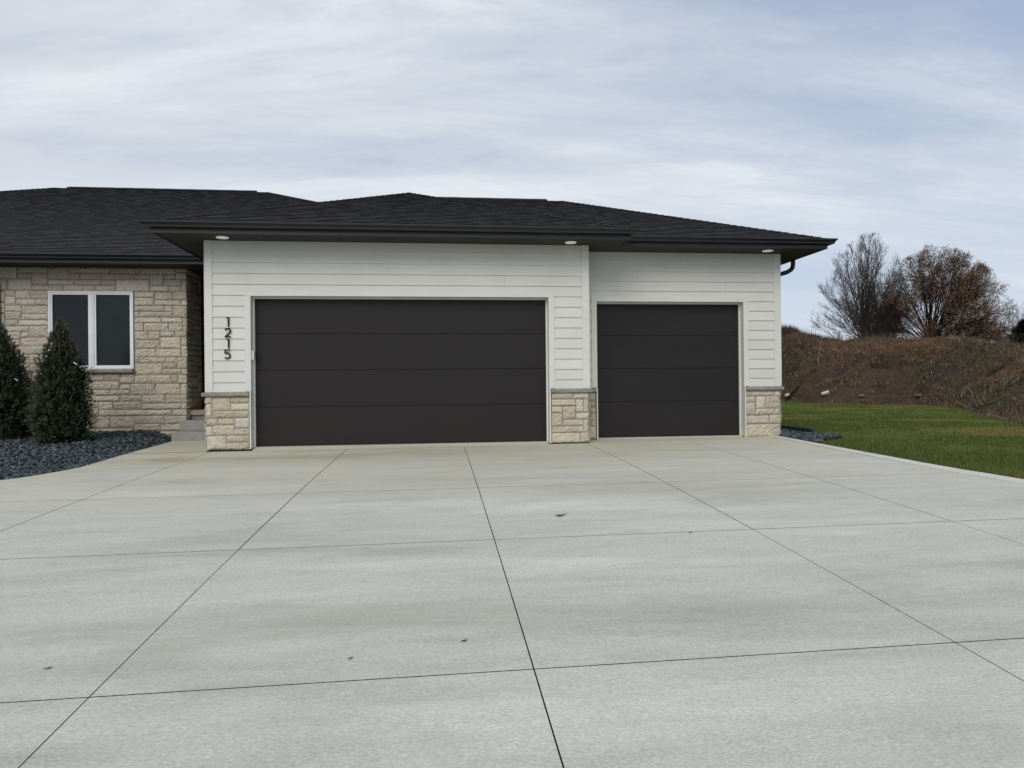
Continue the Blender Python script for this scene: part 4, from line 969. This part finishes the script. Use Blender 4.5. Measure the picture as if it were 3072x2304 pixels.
# ------------------------------------------------------------------ conical spruces
def spruce(base,H,Rr,n,seed,label,clips):
    root=empty('conical_spruce',base,label=label,category='spruce'); r=np.random.default_rng(seed); bx,by,bz=base
    pr=[(0,.66),(.06,.84),(.16,.97),(.28,1.),(.42,.95),(.56,.82),(.68,.65),(.78,.47),(.87,.30),(.94,.16),(1.,.02)]
    def prof(t,a): return Rr*interp(t,pr)*(1+.20*N((math.cos(a)*1.2+seed,math.sin(a)*1.2,t*3.2),1.)+.40*N((math.cos(a)*4+seed,math.sin(a)*4,t*13),1.))
    m_=MB(); m_.cur=(.05,.04,.03); m_.tube([base,(bx,by,bz+H*.8)],[.05,.015],8); m_.build('trunk',MT['bark'],root,org=base)
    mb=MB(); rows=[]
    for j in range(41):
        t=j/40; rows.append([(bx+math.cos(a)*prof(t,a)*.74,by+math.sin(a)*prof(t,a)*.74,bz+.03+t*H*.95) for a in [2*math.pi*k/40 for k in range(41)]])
    mb.quads(rows); mb.build('shade_core',MT['inner'],root,org=base,smooth=True)  # added dark core that blocks light, standing in for shade inside the foliage
    V=[];F=[];C=[]
    tm=.0
    for i in range(n):
        while True:
            t=r.random(); 
            if r.random()<interp(t,pr)+.06: break
        a=r.uniform(0,2*math.pi); rad=prof(t,a)*r.uniform(.78,1.04)
        c=np.array([bx+math.cos(a)*rad,by+math.sin(a)*rad,bz+.03+t*H])
        outer=rad/prof(t,a)
        dr=np.array([math.cos(a),math.sin(a),.55+1.6*t*t])+r.normal(0,.38,3); dr/=np.linalg.norm(dr)
        s1=np.cross(dr,[.3,.2,1.]); s1/=np.linalg.norm(s1); s2=np.cross(dr,s1); L=r.uniform(.03,.055)
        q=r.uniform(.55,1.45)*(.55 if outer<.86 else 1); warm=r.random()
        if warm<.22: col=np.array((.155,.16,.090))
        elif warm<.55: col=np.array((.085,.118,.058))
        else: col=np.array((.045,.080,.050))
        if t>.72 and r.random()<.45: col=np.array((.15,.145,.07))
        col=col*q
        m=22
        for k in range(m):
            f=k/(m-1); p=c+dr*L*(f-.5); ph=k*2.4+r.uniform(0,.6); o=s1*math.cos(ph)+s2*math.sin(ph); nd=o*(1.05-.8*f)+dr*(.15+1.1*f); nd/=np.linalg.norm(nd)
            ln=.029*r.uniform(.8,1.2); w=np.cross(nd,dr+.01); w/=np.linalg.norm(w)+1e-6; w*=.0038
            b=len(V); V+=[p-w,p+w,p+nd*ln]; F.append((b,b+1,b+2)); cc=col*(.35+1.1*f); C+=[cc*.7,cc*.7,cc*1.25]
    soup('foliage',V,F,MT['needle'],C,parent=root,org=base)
    for (t,a,tilt) in clips:
        rad=prof(t,a)*1.03; p=Vector((bx+math.cos(a)*rad,by+math.sin(a)*rad,bz+t*H)); m_=MB(); m_.tube([p,p+Vector((.055,-.01,-.035*tilt))],.009,8); m_.build('plant_clip',MT['plastic'],root,org=base)
spruce((-2.79,1.1,-.02),2.16,.45,4200,71,'conical dwarf spruce standing clear in front of the white framed window',[(.66,-.55,1)])
spruce((-4.17,1.8,.03),2.06,.51,4200,72,'conical dwarf spruce cut off by the left edge beside the downspout',[(.54,-.62,1)])
# ------------------------------------------------------------------ leaves and specks on the concrete
def dleaf(x,y,s,rot,col,label,group=None,name='fallen_leaf'):
    mb=MB(); mb.cur=col; z=hdrive(x,y)+.004; n=9; rows=[]
    ca,sa=math.cos(rot),math.sin(rot)
    for j in range(5):
        v=j/4-.5; row=[]
        for i in range(n):
            u=i/(n-1)*2-1; w=(1-u*u)**.6*(.45+.16*math.sin(u*7+s*40)); px=u*s; py=v*2*w*s*.8; pz=.010*abs(v)*2*s*12+.14*s*(u*u)+.02*s*math.sin(u*9+v*5)
            row.append((x+px*ca-py*sa,y+px*sa+py*ca,z+abs(pz)))
        rows.append(row)
    mb.quads(rows)
    if s>.03: mb.tube([(x+s*ca*.9,y+s*sa*.9,z+.13*s),(x+s*ca*1.6,y+s*sa*1.6+.01,z+.35*s)],.0016,4)
    o=mb.build(name,MT['leaf'],org=(x,y,z)); tag(o,label=label,category='leaf')
    if group: o['group']=group
    return o
dleaf(4.793,-5.497,.048,.2,(.055,.035,.022),'largest curled brown leaf, lying right of the middle joint in front of the narrow door')
dleaf(3.845,-7.997,.019,.5,(.030,.024,.018),'dark crumpled leaf nearest the camera, just left of the middle joint')
dleaf(3.30,-8.12,.015,.5,(.05,.04,.03),'thin curled leaf left of the dark crumpled one')
dleaf(1.92,-8.05,.019,.5,(.10,.08,.055),'pale brown leaf in the near left slab')
dleaf(5.72,-6.55+.35,.018,.1,(.05,.035,.02),'tiny dark scrap beside the long right joint')
rs=random.Random(9)
for i in range(46):
    if i<26: x=rs.uniform(-.6,9.4); y=-.12-abs(rs.gauss(0,.5))
    else: x=rs.uniform(-.5,9); y=-1-rs.random()**1.2*7
    k=rs.uniform(.5,1.3)
    dleaf(x,y,rs.uniform(.008,.017),rs.uniform(0,3.1),(.06*k,.045*k,.028*k),'tiny scrap of dry leaf scattered on the pale concrete','tiny leaf scraps on the driveway',name='leaf_scrap')
# ------------------------------------------------------------------ sky, sun, camera
SUN_EL,SUN_AZ=R(38),R(200)     # azimuth: from +Y clockwise; the sun sits behind the photographer
w=bpy.data.worlds.new('World'); S.world=w; w.use_nodes=True; nt=w.node_tree; nn=nt.nodes; lk=nt.links.new
bg=nn['Background']; sky=nn.new('ShaderNodeTexSky'); sky.sky_type='NISHITA'; sky.sun_disc=False; sky.sun_elevation=SUN_EL; sky.sun_rotation=SUN_AZ
sky.dust_density=1.2; sky.ozone_density=2.; sky.air_density=1.
class WM(Mat):
    def __init__(s): s.t=nt; s.n=nn; s.co=nn.new('ShaderNodeTexCoord').outputs['Generated']; s.h=None
q=WM(); sx,sy,sz=q.sep()
den=q.math('ADD',q.math('MAXIMUM',sz,0.),.16)
cb=nn.new('ShaderNodeCombineXYZ'); lk(q.math('DIVIDE',sx,den),cb.inputs[0]); lk(q.math('DIVIDE',sy,den),cb.inputs[1]); cb.inputs[2].default_value=2.3
pv=cb.outputs[0]
def mp(scale,rot,loc=(0,0,0)):
    m_=nn.new('ShaderNodeMapping'); m_.inputs['Scale'].default_value=scale; m_.inputs['Rotation'].default_value=rot; m_.inputs['Location'].default_value=loc; lk(pv,m_.inputs[0]); return m_.outputs[0]
n1=q.noise(1.,6,.55,mp((.30,.95,1),(0,0,R(-14)),(1.3,.4,0)),.6)
n2=q.noise(1.,7,.62,mp((.9,2.6,1),(0,0,R(-20)),(4.,2.,0)),.5)
n3=q.noise(1.,8,.68,mp((2.2,4.2,1),(0,0,R(12)),(2.,7.,0)),.8)
cov=q.math('ADD',q.math('MULTIPLY',n1,.58),q.math('ADD',q.math('MULTIPLY',n2,.28),q.math('MULTIPLY',n3,.14)))
# more cover to the west (left), thinner to the right
cov=q.math('ADD',cov,q.math('MULTIPLY',sx,-.10)); cov=q.math('ADD',cov,.055)
mask=q.ramp(cov,[(.36,0.),(.47,.55),(.56,1.)])
shade=q.math('ADD',q.math('MULTIPLY',n2,.6),q.math('MULTIPLY',n1,.4))
cloud=q.ramp(shade,[(.36,(5.35,5.75,6.4)),(.50,(6.05,6.48,7.1)),(.62,(7.3,7.7,8.05))])
blue=q.mix(.72,sky.outputs[0],(4.0,4.85,6.4))
c=q.mix(mask,blue,cloud)
hz=q.ramp(sz,[(0.,.95),(.08,.58),(.26,.15),(.5,0.)])
c=q.mix(hz,c,(6.3,6.95,7.9))
lk(c,bg.inputs[0]); bg.inputs[1].default_value=.1
sd=bpy.data.lights.new('sun','SUN'); sd.energy=1.4; sd.angle=R(40); sd.color=(1,.95,.86); so=bpy.data.objects.new('sun',sd); link(so)
dv=Vector((math.sin(SUN_AZ)*math.cos(SUN_EL),math.cos(SUN_AZ)*math.cos(SUN_EL),math.sin(SUN_EL)))
so.rotation_euler=dv.to_track_quat('Z','Y').to_euler(); so.location=dv*30
cd=bpy.data.cameras.new('camera'); cd.sensor_width=36; cd.lens=2014.07/3072*36; cd.clip_end=3000; cd.clip_start=.05
co=bpy.data.objects.new('camera',cd); link(co)
fw=Vector((0.10987754,0.99394368,0.0017)); rt_=Vector((0.99390017,-0.10985614,-0.00969983)); up=Vector((0.00945433,-0.00275542,0.99995151))
M=Matrix.Identity(4)
for i,vv in enumerate((rt_,up,-fw)):
    for k in range(3): M[k][i]=vv[k]
M.translation=Vector((CX,CY,CZ)); co.matrix_world=M; S.camera=co
S.view_settings.view_transform='Standard'; S.view_settings.look='None'; S.view_settings.gamma=1; S.view_settings.exposure=.15
S.render.resolution_x=1024; S.render.resolution_y=768
